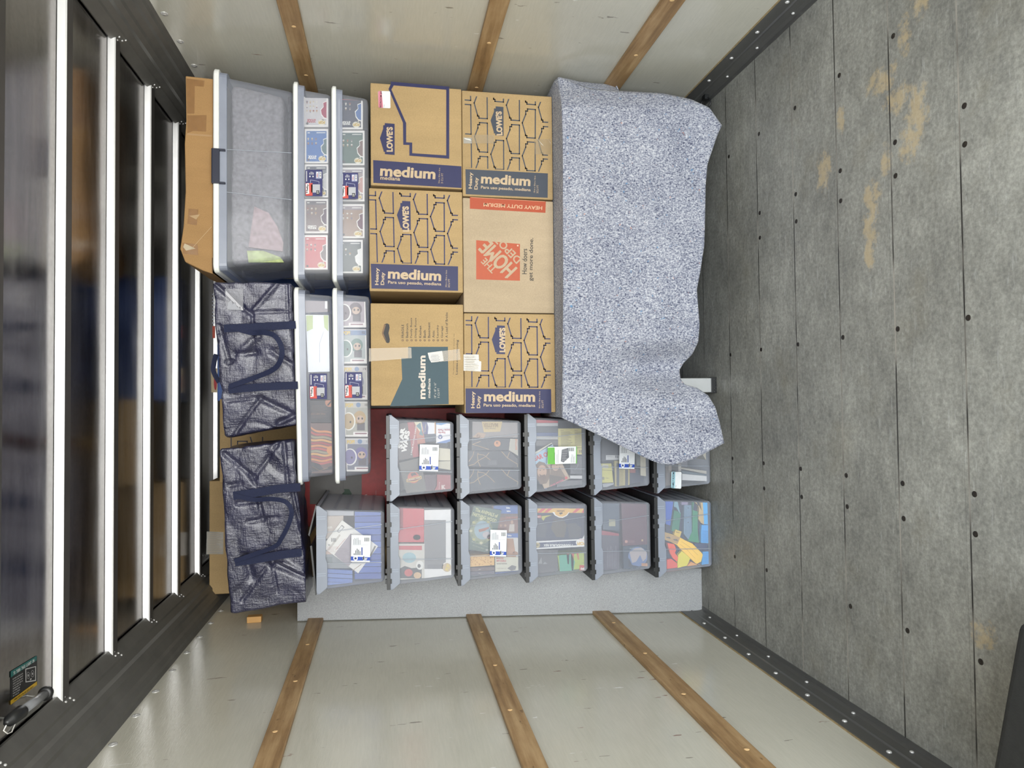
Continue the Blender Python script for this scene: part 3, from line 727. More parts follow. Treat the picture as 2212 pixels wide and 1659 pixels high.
# A2 (frame Z2 continues into Z3): use Z3
A = Art(YF, Z3)
brick_pattern(A, [(50, -495), (920, -448), (920, 475), (78, 452)], NAVY)
house_text(A, "LOWE'S", 410, -200, 235, 62, 91)
A.text('medium', 492, 312, 490, 96, TAN, -2.6, .035).text('Para uso pesado, mediana', 492, 393, 490, 36, TAN, -2.2, .02)
A.text('Heavy', 150, 328, 158, 42, TAN, 89, .03).text('Duty', 202, 348, 118, 42, TAN, 89, .03).text('18-in x 18-in x 16-in', 782, 348, 155, 14, TAN, 89, 0).text('3CU FT', 808, 390, 78, 18, TAN, 89, 0)
A.done(A2)
# B3
A = Art(YF, Z3)
brick_pattern(A, [(940, 655), (1765, 690), (1778, 1598), (942, 1598)], NAVY)
house_text(A, "LOWE'S", 1298, 912, 225, 58, 90)
A.text('medium', 1365, 1432, 470, 96, TAN, -.5, .035).text('Para uso pesado, mediana', 1363, 1516, 475, 36, TAN, -.5, .02)
A.text('Heavy', 1032, 1462, 155, 42, TAN, 90, .03).text('Duty', 1084, 1482, 115, 42, TAN, 90, .03).text('18-in x 18-in x 16-in', 1640, 1462, 155, 14, TAN, 90, 0).text('3CU FT', 1668, 1502, 75, 18, TAN, 90, 0)
A.done(B3)
A = Art(YF - .004, Z3); A.poly([(942, 1045), (1080, 1045), (1085, 1105), (1105, 1110), (1102, 1202), (942, 1195)], TAPES); A.up()
A.lines(960, 1052, 1085, 1200, 10, (206, 196, 176), 6, seed=4).lines(950, 1060, 1090, 1190, 6, (110, 100, 92), 2, seed=8); A.done(B3, 'tape_patch', 'torn label under shiny tape')
# A1
A = Art(YF, Z2)
A.poly([(111, 833), (922, 890), (924, 1090), (113, 1042)], NAVY).poly([(272, 112), (810, 158), (810, 185), (785, 187), (280, 145)], NAVY)
for q in ([(282, 112), (252, 180), (275, 190), (300, 146)], [(252, 180), (385, 490), (413, 490), (277, 182)], [(385, 488), (388, 692), (414, 692), (414, 488)], [(388, 692), (445, 694), (470, 672), (388, 668)], [(444, 672), (444, 792), (470, 770), (470, 672)], [(444, 792), (810, 820), (810, 792), (444, 768)], [(783, 158), (783, 815), (810, 820), (810, 158)]): A.L += 1; A.poly(q, NAVY)
A.poly([(308, 500), (218, 493), (218, 512), (203, 514), (203, 545), (173, 632), (207, 745), (207, 755), (219, 757), (219, 778), (308, 785)], NAVY)
A.up(); A.text("LOWE'S", 262, 642, 228, 60, TAN, 90, .05)
A.text('medium', 430, 945, 510, 100, TAN, -3.6, .035).text('mediana', 268, 1000, 182, 36, TAN, -3.2, .02).text('18-in x 18-in x 16-in', 718, 975, 140, 14, TAN, 88, 0).text('3 CU FT', 745, 1000, 95, 18, TAN, 88, 0)
A.done(A1)
A = Art(YF - .003, Z2); A.poly([(155, 205), (170, 198), (262, 200), (268, 210), (270, 352), (262, 357), (168, 352), (160, 345)], (236, 238, 240)); A.up()
A.poly([(157, 205), (170, 198), (188, 199), (203, 352), (168, 352), (160, 345)], (232, 140, 160)); A.up(); A.text('BEDROOM #4', 182, 276, 148, 19, (70, 20, 40), 88, .02).text('Notes', 212, 335, 26, 7, (90, 90, 90), 88)
A.done(A1, 'room_sticker', 'pink and white BEDROOM #4 sticker')
# A3
TEAL = (36, 72, 84); DK = (48, 42, 36)
A = Art(YF, Z3)
A.poly([(432, 975), (798, 975), (805, 1502), (265, 1522), (378, 1272), (370, 1078), (432, 1078)], TEAL).up()
A.text('medium', 560, 1255, 400, 66, (226, 214, 200), 90, .035).text('mediana', 625, 1355, 180, 24, (226, 214, 200), 90, .02).text('18" x 18" x 16"', 680, 1375, 140, 20, (206, 200, 190), 90).text('3 CU FT', 712, 1400, 90, 18, (206, 200, 190), 90)
for i, s in enumerate(('FRAGILE', 'Bedroom', 'Family Room', 'Dining Room', 'Kitchen', 'Bath', 'Basement', 'Attic', 'Laundry', 'Garage', 'A Load of Bricks')):
    x = 382 + i * 40.4; w_ = (122, 130, 182, 182, 110, 70, 142, 66, 118, 108, 232)[i]
    A.text(s, x, 892 - w_ / 2, w_, 22, DK, 90, .01); A.oval(x + 1, 915, 10, 9, DK, 12); A.L += 1; A.oval(x + 1, 915, 6, 5.5, (178, 137, 88), 12); A.L -= 1
A.text('For tips to make your move go smoothly, visit', 852, 1040, 375, 10, DK, 89).text('Lowes.com/Moving', 884, 1070, 318, 24, DK, 89, .015)
A.up()
# hand hole: dark cut-out with the pushed-in flap
A.poly([(212, 768), (240, 760), (258, 770), (262, 800), (252, 850), (264, 905), (262, 932), (248, 942), (232, 936), (195, 862), (192, 850)], (20, 15, 11)); A.up()
A.poly([(212, 768), (228, 772), (205, 850), (236, 930), (192, 855)], (128, 94, 58))
A.done(A3)
A = Art(YF - .005, Z3); A.poly([(72, 990), (432, 980), (462, 985), (465, 1080), (435, 1082), (72, 1110)], TAPE); A.done(A3, 'tape_strip', 'clear parcel tape')
A = Art(YF - .005, Z3); A.poly([(612, 1030), (905, 995), (915, 1095), (645, 1120), (625, 1085)], TAPE); A.up()
A.poly([(612, 1030), (745, 1012), (760, 1105), (645, 1120), (625, 1085)], TAPES).lines(640, 1045, 740, 1110, 5, (226, 230, 236), 3, seed=3); A.done(A3, 'tape_strip', 'crinkled clear parcel tape')
# side print of A3 wraps on to its left side
b = MB(); x_ = -.0125
for (z0_, z1_) in ((1.30, 1.44),): b.add([(x_, YF + .001, z0_), (x_, YF + .001, z1_), (x_ + .015, YF + .25, z1_), (x_ + .015, YF + .25, z0_)], [(0, 1, 2, 3)])
b.build('side_print', ink(TEAL), A3)
# B2
A = Art(YF, Z3); OR = (196, 86, 44); BG = (186, 162, 132)
A.poly([(1058, -5), (1460, 30), (1460, 368), (1058, 355)], OR); A.up()
def sten(st_, x, y, w_, h_): A.text(st_, x, y, w_, h_, (196, 170, 138), -47, .03)
A.done(B2)
A = Art(YF - .0006, Z3)
def sten(st_, x, y, w_, h_, ang): A.text(st_, x, y, w_, h_, (198, 172, 140), ang, .045)
A.text('THE', 1172, 228, 150, 62, (198, 172, 140), 134, .02)
for k_, (dx, dy) in enumerate(((0, 0), (7, 7), (-6, 6))):
    A.L = 1 + k_; A.text('HOME', 1255 + dx, 160 + dy, 370, 140, (198, 172, 140), 134, 0)
A.L = 1
A.text('DEPOT', 1345, 80, 310, 72, (198, 172, 140), 134, .02)
A.text('How doers', 1505, 190, 225, 38, DK, 89, .01).text('get more done.', 1563, 122, 500, 38, DK, 89, .01) if False else None
A.text('How doers', 1503, 190, 232, 44, DK, 89, .01); A.text('get more done.', 1566, 172, 395, 48, DK, 89, .01)
A.oval(1440, 45, 8, 8, (240, 200, 170), 12)
A.done(B2, 'printed_letters')
A = Art(YF - .0002, Z2); A.poly([(1000, 1172), (1698, 1212), (1694, 1318), (1000, 1280)], (190, 78, 38)); A.up()
A.text('HEAVY DUTY MEDIUM', 1395, 1258, 540, 34, (232, 190, 150), 176.5, .02).rect(1010, 1192, 1690, 1197, (226, 160, 120), -3.3)
A.done(B2, 'printed_band')
A = Art(YF - .003, Z2); A.poly([(940, 625), (1022, 628), (1020, 680), (942, 680)], TAPES).poly([(1015, 600), (1225, 602), (1222, 680), (1018, 680)], TAPE).poly([(1590, 640), (1745, 640), (1745, 780), (1600, 780)], TAPE); A.up()
A.poly([(1612, 625), (1660, 690), (1680, 705), (1640, 660)], (230, 225, 215)).poly([(1715, 640), (1735, 665), (1750, 695), (1730, 660)], (230, 225, 215)).poly([(945, 630), (1000, 640), (1015, 655), (960, 642)], (230, 228, 220)); A.done(B1, 'tape_strip', 'clear parcel tape')
# ================================================================ STACKED LIDDED BINS
PITCH = .3175
def zoomp(zm, x, y): return (zm[0] + x / zm[2], zm[1] + y / zm[2])
def make_bin(label, xc, z0, yf=3.15, lid=True, open_lid=False, top=False):
    """attached-lid container: flaring cloudy body, thick rim band with ears, two black hinged lid halves"""
    r = empty('lidded_bin', (xc, yf + .27, z0), label, 'storage bin', None)
    zt = z0 + .298; hw_t, hw_b = .178, .160; D = .54
    zm = zt - .045
    # body
    b = MB()
    def ring(hw, z, ins): return [(xc - hw, yf + ins, z), (xc + hw, yf + ins, z), (xc + hw, yf + D - ins, z), (xc - hw, yf + D - ins, z)]
    rings = [ring(hw_b - .01, z0 + .002, .022), ring(hw_b, z0 + .014, .014), ring(hw_t, zt - .004, .004)]
    vs = [p for q in rings for p in q]; fs = [(3, 2, 1, 0)]
    for k in range(2):
        for j in range(4): fs.append((k * 4 + j, k * 4 + (j + 1) % 4, k * 4 + 4 + (j + 1) % 4, k * 4 + 4 + j))
    b.add(vs, fs); body = b.build('bin_body', BINP, r, bevel=.006, smooth=False)
    # two moulded creases on the front
    for (xa, xb) in ((.075, .098), (-.062, -.072)):
        b = MB(); b.prism([(xc + xa - .0012, yf + .003, zm), (xc + xa + .0012, yf + .003, zm), (xc + xb + .0012, yf + .013, z0 + .014), (xc + xb - .0012, yf + .013, z0 + .014)], (0, -.002, 0))
        b.build('moulded_crease', mat('pale_crease', (150, 156, 166), .35), r)
    # thick rim band with the curved lower outline of the photographed bins
    b = MB()
    out = [(.192, zt), (.192, zt - .014), (.172, zt - .040), (.166, zt - .047), (.072, zt - .047), (.056, zt - .041), (-.04, zt - .040), (-.060, zt - .047), (-.166, zt - .047), (-.172, zt - .040), (-.192, zt - .016), (-.192, zt)]
    b.prism([(xc + a, yf - .004, z) for a, z in out], (0, .007, 0)); rim = b.build('rim', RIMP, r, bevel=.001)
    for s_ in (-1, 1):
        b = MB(); b.box(xc + s_ * .192 - .002, xc + s_ * .192 + .002, yf - .004, yf + D, zt - .014, zt)
        for q in range(4):
            zz_ = z0 + .05 + q * .055
            b.add([(xc + s_ * (hw_b + (hw_t - hw_b) * (zz_ - z0) / .3 + .001), yf + .03, zz_), (xc + s_ * (hw_b + (hw_t - hw_b) * (zz_ - z0) / .3 + .001), yf + D - .03, zz_),
                   (xc + s_ * (hw_b + (hw_t - hw_b) * (zz_ - z0) / .3 + .005), yf + D - .03, zz_ + .012), (xc + s_ * (hw_b + (hw_t - hw_b) * (zz_ - z0) / .3 + .005), yf + .03, zz_ + .012)], [(0, 1, 2, 3)])
        b.build('side_rim', RIMP, rim)
    for xa in (.135, .05, -.115):
        b = MB()
        for d in (0, .009): b.box(xc + xa + d, xc + xa + d + .004, yf - .0055, yf - .004, zt - .040, zt - .002)
        b.build('rim_rib', mat('rim_rib', (150, 158, 172), .35), rim)
    # lid halves
    zl = zt
    if not open_lid:
        for s_ in (-1, 1):
            b = MB()
            x0_, x1_ = (xc, xc + .192) if s_ > 0 else (xc - .192, xc - .0015)
            b.box(x0_, x1_, yf - .008, yf + D - .002, zl + .0005, zl + .011)
            b.box(x0_, x1_, yf - .010, yf - .006, zl - .004, zl + .012)
            # latch teeth reaching down on the rim and up on the bin above
            for xa in ((.052, .098) if s_ > 0 else (-.108, -.155)):
                b.box(xc + xa - .010, xc + xa + .010, yf - .009, yf - .003, zl - .010, zl + .001)
                b.box(xc + xa - .010, xc + xa + .010, yf - .009, yf + .004, zl + .011, zl + .0185)
            # hinge knuckles on the outer edge
            xe = xc + s_ * .192
            for q in range(9): b.tube([(xe - s_ * .004, yf + .02 + q * .058, zl - .004), (xe - s_ * .004, yf + .055 + q * .058, zl - .004)], .0055, 8)
            b.build('lid_flap', BLKLID, r, bevel=.001)
    else:
        # the two halves stand open above the rim
        b = MB(); b.prism([(xc + .192, yf - .006, zl - .002), (xc + .200, yf - .006, zl + .002), (xc + .070, yf - .006, zl + .034), (xc + .062, yf - .006, zl + .029)], (0, D, 0)); b.build('lid_flap', BLKLID, r)
        b = MB(); b.prism([(xc - .192, yf - .006, zl - .002), (xc - .198, yf - .006, zl + .004), (xc + .02, yf - .006, zl + .026), (xc + .022, yf - .006, zl + .018)], (0, D, 0)); b.build('lid_flap', BLKLID, r)
    return r
XCL = [-.660, -.655, -.649, -.645, -.645, -.646]; XCR = [-.256, -.254, -.252, -.250, -.249]
LBL = ['bottom bin of the left column, full of coloured plastic track pieces', 'left column bin with a maroon game case and an earth picture case', 'left column bin with a dinosaur figure box and a green toy box',
       'left column bin with a green film case and rows of discs', 'left column bin with red cards and a large grey white box', 'top bin of the left column with blue disc cases and open lid']
LBR = ['bottom bin of the right column with a FAMILY ROOM sticker, books inside', 'right column bin with yellow papers and magazines, second from the floor', 'middle bin of the right column with a bearded man film case',
       'right column bin with dark boxes covered in golden crack lines', 'top bin of the right column with gauze pads and dark toy boxes']
binsL = [make_bin('cloudy lidded ' + LBL[i], XCL[i], .001 + i * PITCH - 0 * .0, open_lid=(i == 5)) for i in range(6)]
binsR = [make_bin('cloudy lidded ' + LBR[i], XCR[i], .001 + i * PITCH) for i in range(5)]
def holder(kind, col, i):  # z range inside a bin
    z0 = .001 + i * PITCH; return z0 + .016, z0 + .285

def clampv(q, w_, k=0):
    xs = [p[0] for p in w_]; zs = [p[2] for p in w_]; x = min(max(q[0], min(xs)), max(xs))
    return np.array((x, q[1] + (q[0] - x) * k, min(max(q[2], min(zs)), max(zs))))
def inbin(w_, Y, depth):
    if isinstance(Y, Slant) or Y < 3.14:
        c = sum(w_) / len(w_)
        for lo_z, hi_z in ((1.662, 1.780), (1.8205, 1.940)):
            if lo_z < c[2] < hi_z and -.5 < c[0] < 1.4:
                xa, xb = (.566, 1.342) if c[0] > .505 else (-.312, .448)
                return [np.array((min(max(q[0], xa), xb), q[1] + (q[0] - min(max(q[0], xa), xb)) * (Y.k if isinstance(Y, Slant) else 0), min(max(q[2], lo_z), hi_z))) for q in w_], min(depth, .13)
        return w_, depth
    c = sum(w_) / len(w_)
    for x, k in [(XCL[i], i) for i in range(6)] + [(XCR[i], i) for i in range(5)]:
        z0 = .001 + k * PITCH
        if abs(c[0] - x) < .19 and z0 < c[2] < z0 + PITCH and Y > 3.14:
            out = []
            for q in w_:
                z = min(max(q[2], z0 + .018), z0 + .292); hw = .160 + .018 * (z - z0 - .014) / .28 - .010
                out.append(np.array((min(max(q[0], x - hw), x + hw), q[1], z)))
            return out, min(depth, 3.15 + .54 - .03 - Y)
    return w_, depth
def slab(name, label, cat, zm, pts, Y, depth, rgb, group=None, art=None, m_=None, back=None):
    """a flat-faced item standing in a bin or tote: outline from the zoom frame set on the plane Y, real depth behind"""
    w_, depth = inbin([P(*zoomp(zm, *p), Y) for p in pts], Y, depth)
    c = sum(w_) / len(w_); r = empty(name, (c[0], c[1] + depth / 2, min(p[2] for p in w_)), label, cat, group)
    b = MB(); b.prism(w_, into(Y, depth)); o = b.build('case_body' if 'case' in name else 'body', m_ or ink(rgb), r); fixn(o)
    if art:
        A = Art(Y, zm)
        A.fn = lambda x, y, d: clampv(P(x, y, Y - d), w_, Y.k if isinstance(Y, Slant) else 0)
        art(A); A.done(r)
    return r
def R4(x0, y0, x1, y1): return [(x0, y0), (x1, y0), (x1, y1), (x0, y1)]
def one(name, label, cat, zm, pts, Y, depth, m_, group=None):
    b = MB(); w_, depth = inbin([P(*zoomp(zm, *p), Y) for p in pts], Y, depth); b.prism(w_, (0, depth, 0)); o = fixn(b.build(name, m_ if hasattr(m_, 'name') else ink(m_), None)); return tag(o, label, cat, group)

# ---------------------------------------------------------------- stickers on the bins
def white_sticker(bin_, x0, y0, x1, y1, zm, Y=3.139):
    w_, h_ = x1 - x0, y1 - y0
    A = Art(Y, zm); A.poly([(x0 + w_ * .03, y0), (x1, y0 + h_ * .02), (x1 - w_ * .05, y1), (x0, y1 - h_ * .02)], (236, 240, 244)); A.up()
    A.lines(x0 + w_ * .10, y0 + h_ * .05, x0 + w_ * .5, y0 + h_ * .36, 7, (120, 128, 140), w_ * .02, vert=True, seed=3)
    A.barcode(x0 + w_ * .68, y0 + h_ * .10, x0 + w_ * .94, y0 + h_ * .24, n=12)
    A.rect(x0 + w_ * .06, y0 + h_ * .365, x0 + w_ * .9, y0 + h_ * .37, (150, 156, 166))
    for k, (t, l_) in enumerate(((.14, .07), (.22, .28), (.29, .24), (.36, .30), (.43, .22), (.52, .34))):
        xx = x0 + w_ * t; c = (40, 44, 60) if k < 5 else (60, 84, 170)
        A.lines(xx, y0 + h_ * (.74 - l_), xx + w_ * (.05 if k < 5 else .07), y0 + h_ * .74, 1, c, w_ * (.035 if k < 5 else .06), vert=True, seed=k)
    A.poly([(x0, y0 + h_ * .79), (x1 - w_ * .04, y0 + h_ * .82), (x1 - w_ * .045, y0 + h_ * .94), (x0, y0 + h_ * .94)], (40, 84, 196)); A.up()
    A.poly([(x0 + w_ * .12, y0 + h_ * .80), (x0 + w_ * .34, y0 + h_ * .80), (x0 + w_ * .34, y0 + h_ * .90), (x0 + w_ * .23, y0 + h_ * .96), (x0 + w_ * .12, y0 + h_ * .89)], (232, 236, 240))
    A.poly([(x0 + w_ * .58, y0 + h_ * .86), (x0 + w_ * .64, y0 + h_ * .76), (x0 + w_ * .70, y0 + h_ * .84), (x0 + w_ * .84, y0 + h_ * .84), (x0 + w_ * .74, y0 + h_ * .97), (x0 + w_ * .62, y0 + h_ * .94)], (206, 212, 220))
    A.up(); A.oval(x0 + w_ * .23, y0 + h_ * .86, w_ * .06, h_ * .04, (40, 60, 120), 12).poly([(x0 + w_ * .60, y0 + h_ * .82), (x0 + w_ * .66, y0 + h_ * .77), (x0 + w_ * .67, y0 + h_ * .90), (x0 + w_ * .60, y0 + h_ * .92)], (70, 74, 82))
    A.done(bin_, 'product_sticker', 'white sticker with blue band and barcode')
white_sticker(binsR[4], 622, 520, 900, 900, ZA)
white_sticker(binsL[5], 725, 648, 990, 1010, ZC)
white_sticker(binsL[3], 610, 582, 864, 985, ZD)
white_sticker(binsR[1], 1045, 378, 1212, 640, ZB)
A = Art(3.139, ZB); A.poly([(305, 410), (598, 405), (605, 582), (300, 592)], (232, 236, 236)); A.up()
A.poly([(303, 418), (375, 416), (380, 590), (303, 590)], (112, 196, 76)).poly([(598, 405), (606, 405), (606, 582), (596, 584)], (112, 196, 76)).barcode(525, 420, 580, 455, n=12)
A.poly([(450, 440), (520, 420), (525, 520), (468, 572), (440, 560)], (110, 112, 120)).lines(392, 430, 420, 580, 2, (120, 124, 132), 3, vert=True).lines(540, 480, 590, 575, 5, (150, 152, 158), 3, vert=True); A.up()
A.lines(452, 435, 520, 560, 7, (206, 206, 208), 3, seed=6).rect(372, 470, 378, 550, (70, 140, 50))
A.done(binsR[2], 'product_sticker', 'green and white sticker with a rack picture')
A = Art(3.139, ZB); A.poly([(1592, 668), (1686, 670), (1694, 680), (1690, 838), (1682, 845), (1590, 838), (1585, 828), (1587, 676)], (236, 240, 242)); A.up()
A.poly([(1592, 668), (1630, 669), (1625, 842), (1590, 838), (1585, 828)], (176, 222, 234)); A.up(); A.text('FAMILY ROOM', 1608, 755, 160, 21, (24, 32, 60), 88, .02).text('Notes', 1634, 820, 26, 8, (90, 90, 90), 88); A.done(binsR[0], 'room_sticker', 'pale blue and white FAMILY ROOM sticker')

def ovalpts(cx, cy, rx, ry, n=14): return [(cx + rx * math.cos(2 * math.pi * i / n), cy + ry * math.sin(2 * math.pi * i / n)) for i in range(n)]
# ---------------------------------------------------------------- contents: right column, top bin (ZA)
Yi = 3.176
def a_(A): A.poly([(455, 212), (545, 195), (628, 690), (535, 705)], (168, 52, 56)); A.up(); A.text('STAR', 372, 430, 300, 66, WHITE, 82, .06).text('WARS', 432, 480, 310, 72, WHITE, 80, .06).text('2 PACK PLAYING CARDS', 545, 465, 420, 20, WHITE, 80, .02)
slab('card_box', 'dark brown box with white STAR WARS lettering and a red stripe', 'box', ZA, [(290, 235), (545, 195), (630, 690), (330, 745)], Yi, .10, (72, 58, 54), art=a_)
def a_(A): A.oval(540, 985, 82, 82, (196, 92, 60)); A.up(); A.poly([(440, 1010), (650, 960), (658, 1000), (560, 1048), (445, 1052)], (222, 186, 96)); A.up(); A.poly([(452, 1014), (640, 972), (648, 996), (560, 1036), (452, 1044)], (120, 40, 30)); A.up(); A.text('JURASSIC PARK', 548, 1008, 190, 26, (240, 226, 190), 12, .03).poly([(500, 930), (560, 915), (590, 950), (540, 955), (520, 975)], (50, 34, 26))
slab('toy_box', 'dark grey box with a round orange dinosaur park badge in the top right column bin', 'box', ZA, [(338, 780), (640, 705), (725, 1180), (440, 1240), (375, 960)], Yi + .002, .10, (92, 88, 80), art=a_)
def a_(A): A.poly([(858, 195), (1115, 200), (1010, 225), (930, 250), (858, 240)], (84, 150, 210)).poly([(858, 500), (960, 470), (1115, 445), (1115, 475), (1000, 505)], (84, 130, 200)); A.up(); A.text('Sterile', 940, 355, 100, 28, (180, 40, 60), 180, .03).text('Gauze Pads', 985, 320, 200, 32, (160, 40, 70), 180, .03).text('100 Sterile 2 x 2 in', 980, 296, 190, 12, (60, 60, 120), 180); A.oval(918, 415, 32, 32, (50, 70, 150)).oval(1088, 240, 16, 14, (210, 50, 60)); A.up(); A.poly([(905, 432), (931, 432), (918, 398)], WHITE)
slab('gauze_box', 'white Sterile Gauze Pads box upside down in the top right column bin', 'box', ZA, [(858, 195), (1115, 200), (1110, 480), (858, 505)], Yi, .12, (232, 230, 232), art=a_)
slab('comic_box', 'white and orange card box between the red striped box and the navy box', 'box', ZA, [(550, 205), (655, 190), (710, 500), (600, 520)], Yi + .004, .08, (196, 112, 82), art=lambda A: A.poly([(552, 205), (655, 192), (668, 400), (600, 300)], (232, 226, 190)).up().poly([(575, 260), (640, 210), (660, 330), (680, 400), (620, 380), (640, 320)], (70, 130, 140)))
slab('medicine_box', 'navy and white medicine box beside the gauze box, top right column bin', 'box', ZA, [(662, 190), (850, 185), (850, 370), (680, 378)], Yi + .004, .08, (226, 228, 234), art=lambda A: A.poly([(662, 190), (730, 188), (750, 280), (742, 375), (690, 378)], (64, 60, 130)).rect(838, 188, 850, 370, (226, 160, 80)).up().text('Fast Comfort', 705, 290, 120, 18, (230, 220, 160), 84))
slab('dark_case', 'small navy case under the medicine box, top right column bin', 'case', ZA, [(690, 382), (850, 374), (850, 478), (705, 486)], Yi + .004, .08, (52, 64, 86))
for k, (pp, c, lb) in enumerate((([(895, 570), (1085, 585), (1085, 750), (880, 745)], (222, 214, 190), 'cream folded cloth pouch under the gauze box'), ([(880, 760), (1085, 755), (1060, 880), (870, 850)], (206, 200, 178), 'pale beige pouch beside the white sticker'))):
    one('pouch', lb + ', top right column bin', 'pouch', ZA, pp, Yi + .008, .09, c)
slab('red_box', 'red box with a white arrow mark at the bottom of the top right column bin', 'box', ZA, [(872, 945), (1100, 950), (1098, 1185), (835, 1200), (870, 1100)], Yi, .12, (160, 68, 74), art=lambda A: A.text('K', 965, 1120, 60, 60, (226, 214, 210), 0, .08).up().text('Healing', 905, 1100, 100, 22, (226, 200, 200), 90))
slab('maroon_box', 'maroon box behind the grey dinosaur badge box, top right column bin', 'box', ZA, [(690, 950), (865, 948), (860, 1100), (830, 1190), (720, 1190)], Yi + .006, .11, (78, 48, 62))
one('pink_marker', 'bright pink strip at the lower edge of the top right column bin', 'marker', ZA, [(705, 1200), (825, 1192), (825, 1222), (708, 1228)], Yi - .008, .01, (236, 70, 120))
slab('maroon_sleeve', 'dull red sleeve at the left edge of the top right column bin', 'sleeve', ZA, [(245, 620), (300, 590), (330, 750), (320, 900), (250, 880)], Yi + .01, .1, (132, 82, 88))
one('clear_tube', 'long whitish tube bent along the rim of the top right column bin', 'tube', ZA, [(245, 610), (265, 640), (300, 740), (330, 930), (325, 1080), (310, 1190), (285, 1190), (300, 1080), (308, 940), (275, 750)], Yi - .006, .006, (214, 206, 210))
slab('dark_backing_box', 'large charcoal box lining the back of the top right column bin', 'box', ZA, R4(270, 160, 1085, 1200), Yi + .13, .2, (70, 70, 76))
# second bin: dark boxes with golden cracks
GOLD = (214, 176, 120)
def crack(A, ox, oy):
    for q in ([(90, 0), (75, 60), (20, 140)], [(20, 200), (95, 180), (150, 130), (260, 70)], [(150, 130), (140, 60), (150, 20)], [(145, 130), (180, 210)], [(150, 40), (230, 50), (320, 120), (380, 180)], [(260, 70), (300, 20)], [(480, 0), (560, 90), (720, 180), (700, 210)], [(560, 90), (590, 10)], [(720, 180), (780, 150)]):
        A.line([(ox + a, oy + c) for a, c in q], 6, GOLD)
    return A
def a_(A): crack(A, 1300, 620); A.up(); A.rect(1590, 740, 1712, 810, (86, 86, 92))
slab('cracked_box', 'dark box with golden crack lines, the upper of the pair', 'box', ZA, [(1305, 612), (1880, 612), (2080, 720), (2080, 845), (1300, 830)], Yi, .14, (58, 58, 66), art=a_)
slab('cracked_box', 'dark box with golden crack lines, the lower of the pair', 'box', ZA, [(1305, 868), (2070, 875), (2065, 1150), (1310, 1235)], Yi, .14, (52, 58, 70), art=lambda A: crack(A, 1300, 870).up().text('CARD COLLECTION', 1650, 965, 110, 10, (20, 20, 24)))
def a_(A): A.oval(1720, 510, 46, 44, (222, 150, 96)); A.line([(1370, 520), (1460, 545), (1600, 590)], 6, GOLD).line([(1370, 520), (1480, 480)], 6, GOLD); A.up(); A.text('K', 1722, 500, 34, 36, (40, 30, 30), -10, .02)
slab('trim_box', 'dark box with an orange round seal in the second right column bin', 'box', ZA, [(1360, 430), (1990, 440), (1990, 600), (1360, 608)], Yi + .004, .12, (60, 60, 66), art=a_)
def a_(A):
    A.poly([(1500, 200), (1790, 200), (1760, 340), (1530, 350)], (206, 180, 120)); A.poly([(1450, 350), (1370, 420), (1530, 440), (1560, 370)], (186, 156, 130)); A.up()
    A.text('MASTER', 1625, 250, 210, 60, (150, 120, 60), 180, .05).text('trainer box', 1620, 300, 150, 26, (70, 60, 60), 180).text('8', 1455, 405, 60, 40, (120, 80, 50), 150)
slab('tan_game_box', 'pale brown game box with a golden burst, topmost in the second right column bin', 'box', ZA, [(1370, 200), (2020, 205), (2020, 425), (1370, 425)], Yi, .12, (150, 142, 140), art=a_)
slab('cream_packet', 'cream and orange narrow packet at the lower end of the second right column bin', 'packet', ZA, [(1900, 440), (2030, 445), (2030, 680), (1880, 600)], Yi - .004, .01, (186, 180, 166), art=lambda A: A.text('BATTLE', 1985, 520, 150, 26, (210, 130, 90), 90, .04))
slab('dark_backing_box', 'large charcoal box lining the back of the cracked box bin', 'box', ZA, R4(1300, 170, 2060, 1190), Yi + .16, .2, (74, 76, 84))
# third bin (film case, ZB)
def a_(A):
    A.poly([(160, 500), (345, 375), (372, 415), (300, 470), (305, 590), (150, 640)], (170, 206, 230)); A.poly([(110, 500), (345, 365), (355, 385), (150, 500)], (220, 214, 196)); A.up()
    A.text('YEAR ONE', 245, 505, 260, 52, (206, 60, 60), 20, .05).text('JACK', 190, 480, 60, 14, (140, 160, 190), 24)
    A.poly([(165, 610), (215, 560), (270, 575), (325, 640), (330, 720), (290, 790), (230, 800), (190, 740)], (120, 92, 68)).poly([(330, 590), (395, 575), (440, 640), (500, 740), (400, 770), (330, 700)], (128, 104, 84)); A.up()
    A.oval(245, 665, 48, 66, (206, 166, 138)).oval(385, 615, 38, 44, (210, 176, 150)); A.up()
    A.poly([(215, 690), (240, 705), (275, 695), (290, 740), (262, 765), (225, 745)], (110, 76, 52)).oval(226, 655, 7, 4, BLACK, 8).oval(264, 648, 7, 4, BLACK, 8).oval(372, 606, 5, 3, BLACK, 8).oval(398, 602, 5, 3, BLACK, 8)
    A.poly([(320, 700), (440, 720), (510, 735), (400, 800), (320, 820)], (92, 76, 60)); A.up()
    A.oval(496, 732, 15, 14, (220, 70, 70)).oval(285, 855, 16, 15, (40, 90, 160)).text('THE MOVIE', 400, 785, 150, 18, (220, 100, 130), 26, .03)
slab('film_case', 'tilted film case with a bearded man and YEAR lettering in the middle right column bin', 'film case', ZB, [(112, 500), (345, 365), (535, 740), (270, 885)], Yi, .016, (196, 172, 146), art=a_)
def a_(A): A.lines(440, 250, 560, 400, 22, (120, 116, 70), 2.5, seed=11).lines(585, 250, 690, 400, 22, (120, 116, 70), 2.5, seed=12).text('EVENT', 455, 240, 34, 9, (90, 86, 50)).text('MENU', 600, 240, 34, 9, (90, 86, 50)).rect(440, 418, 695, 422, (80, 76, 50)).barcode(630, 440, 690, 472, n=14)
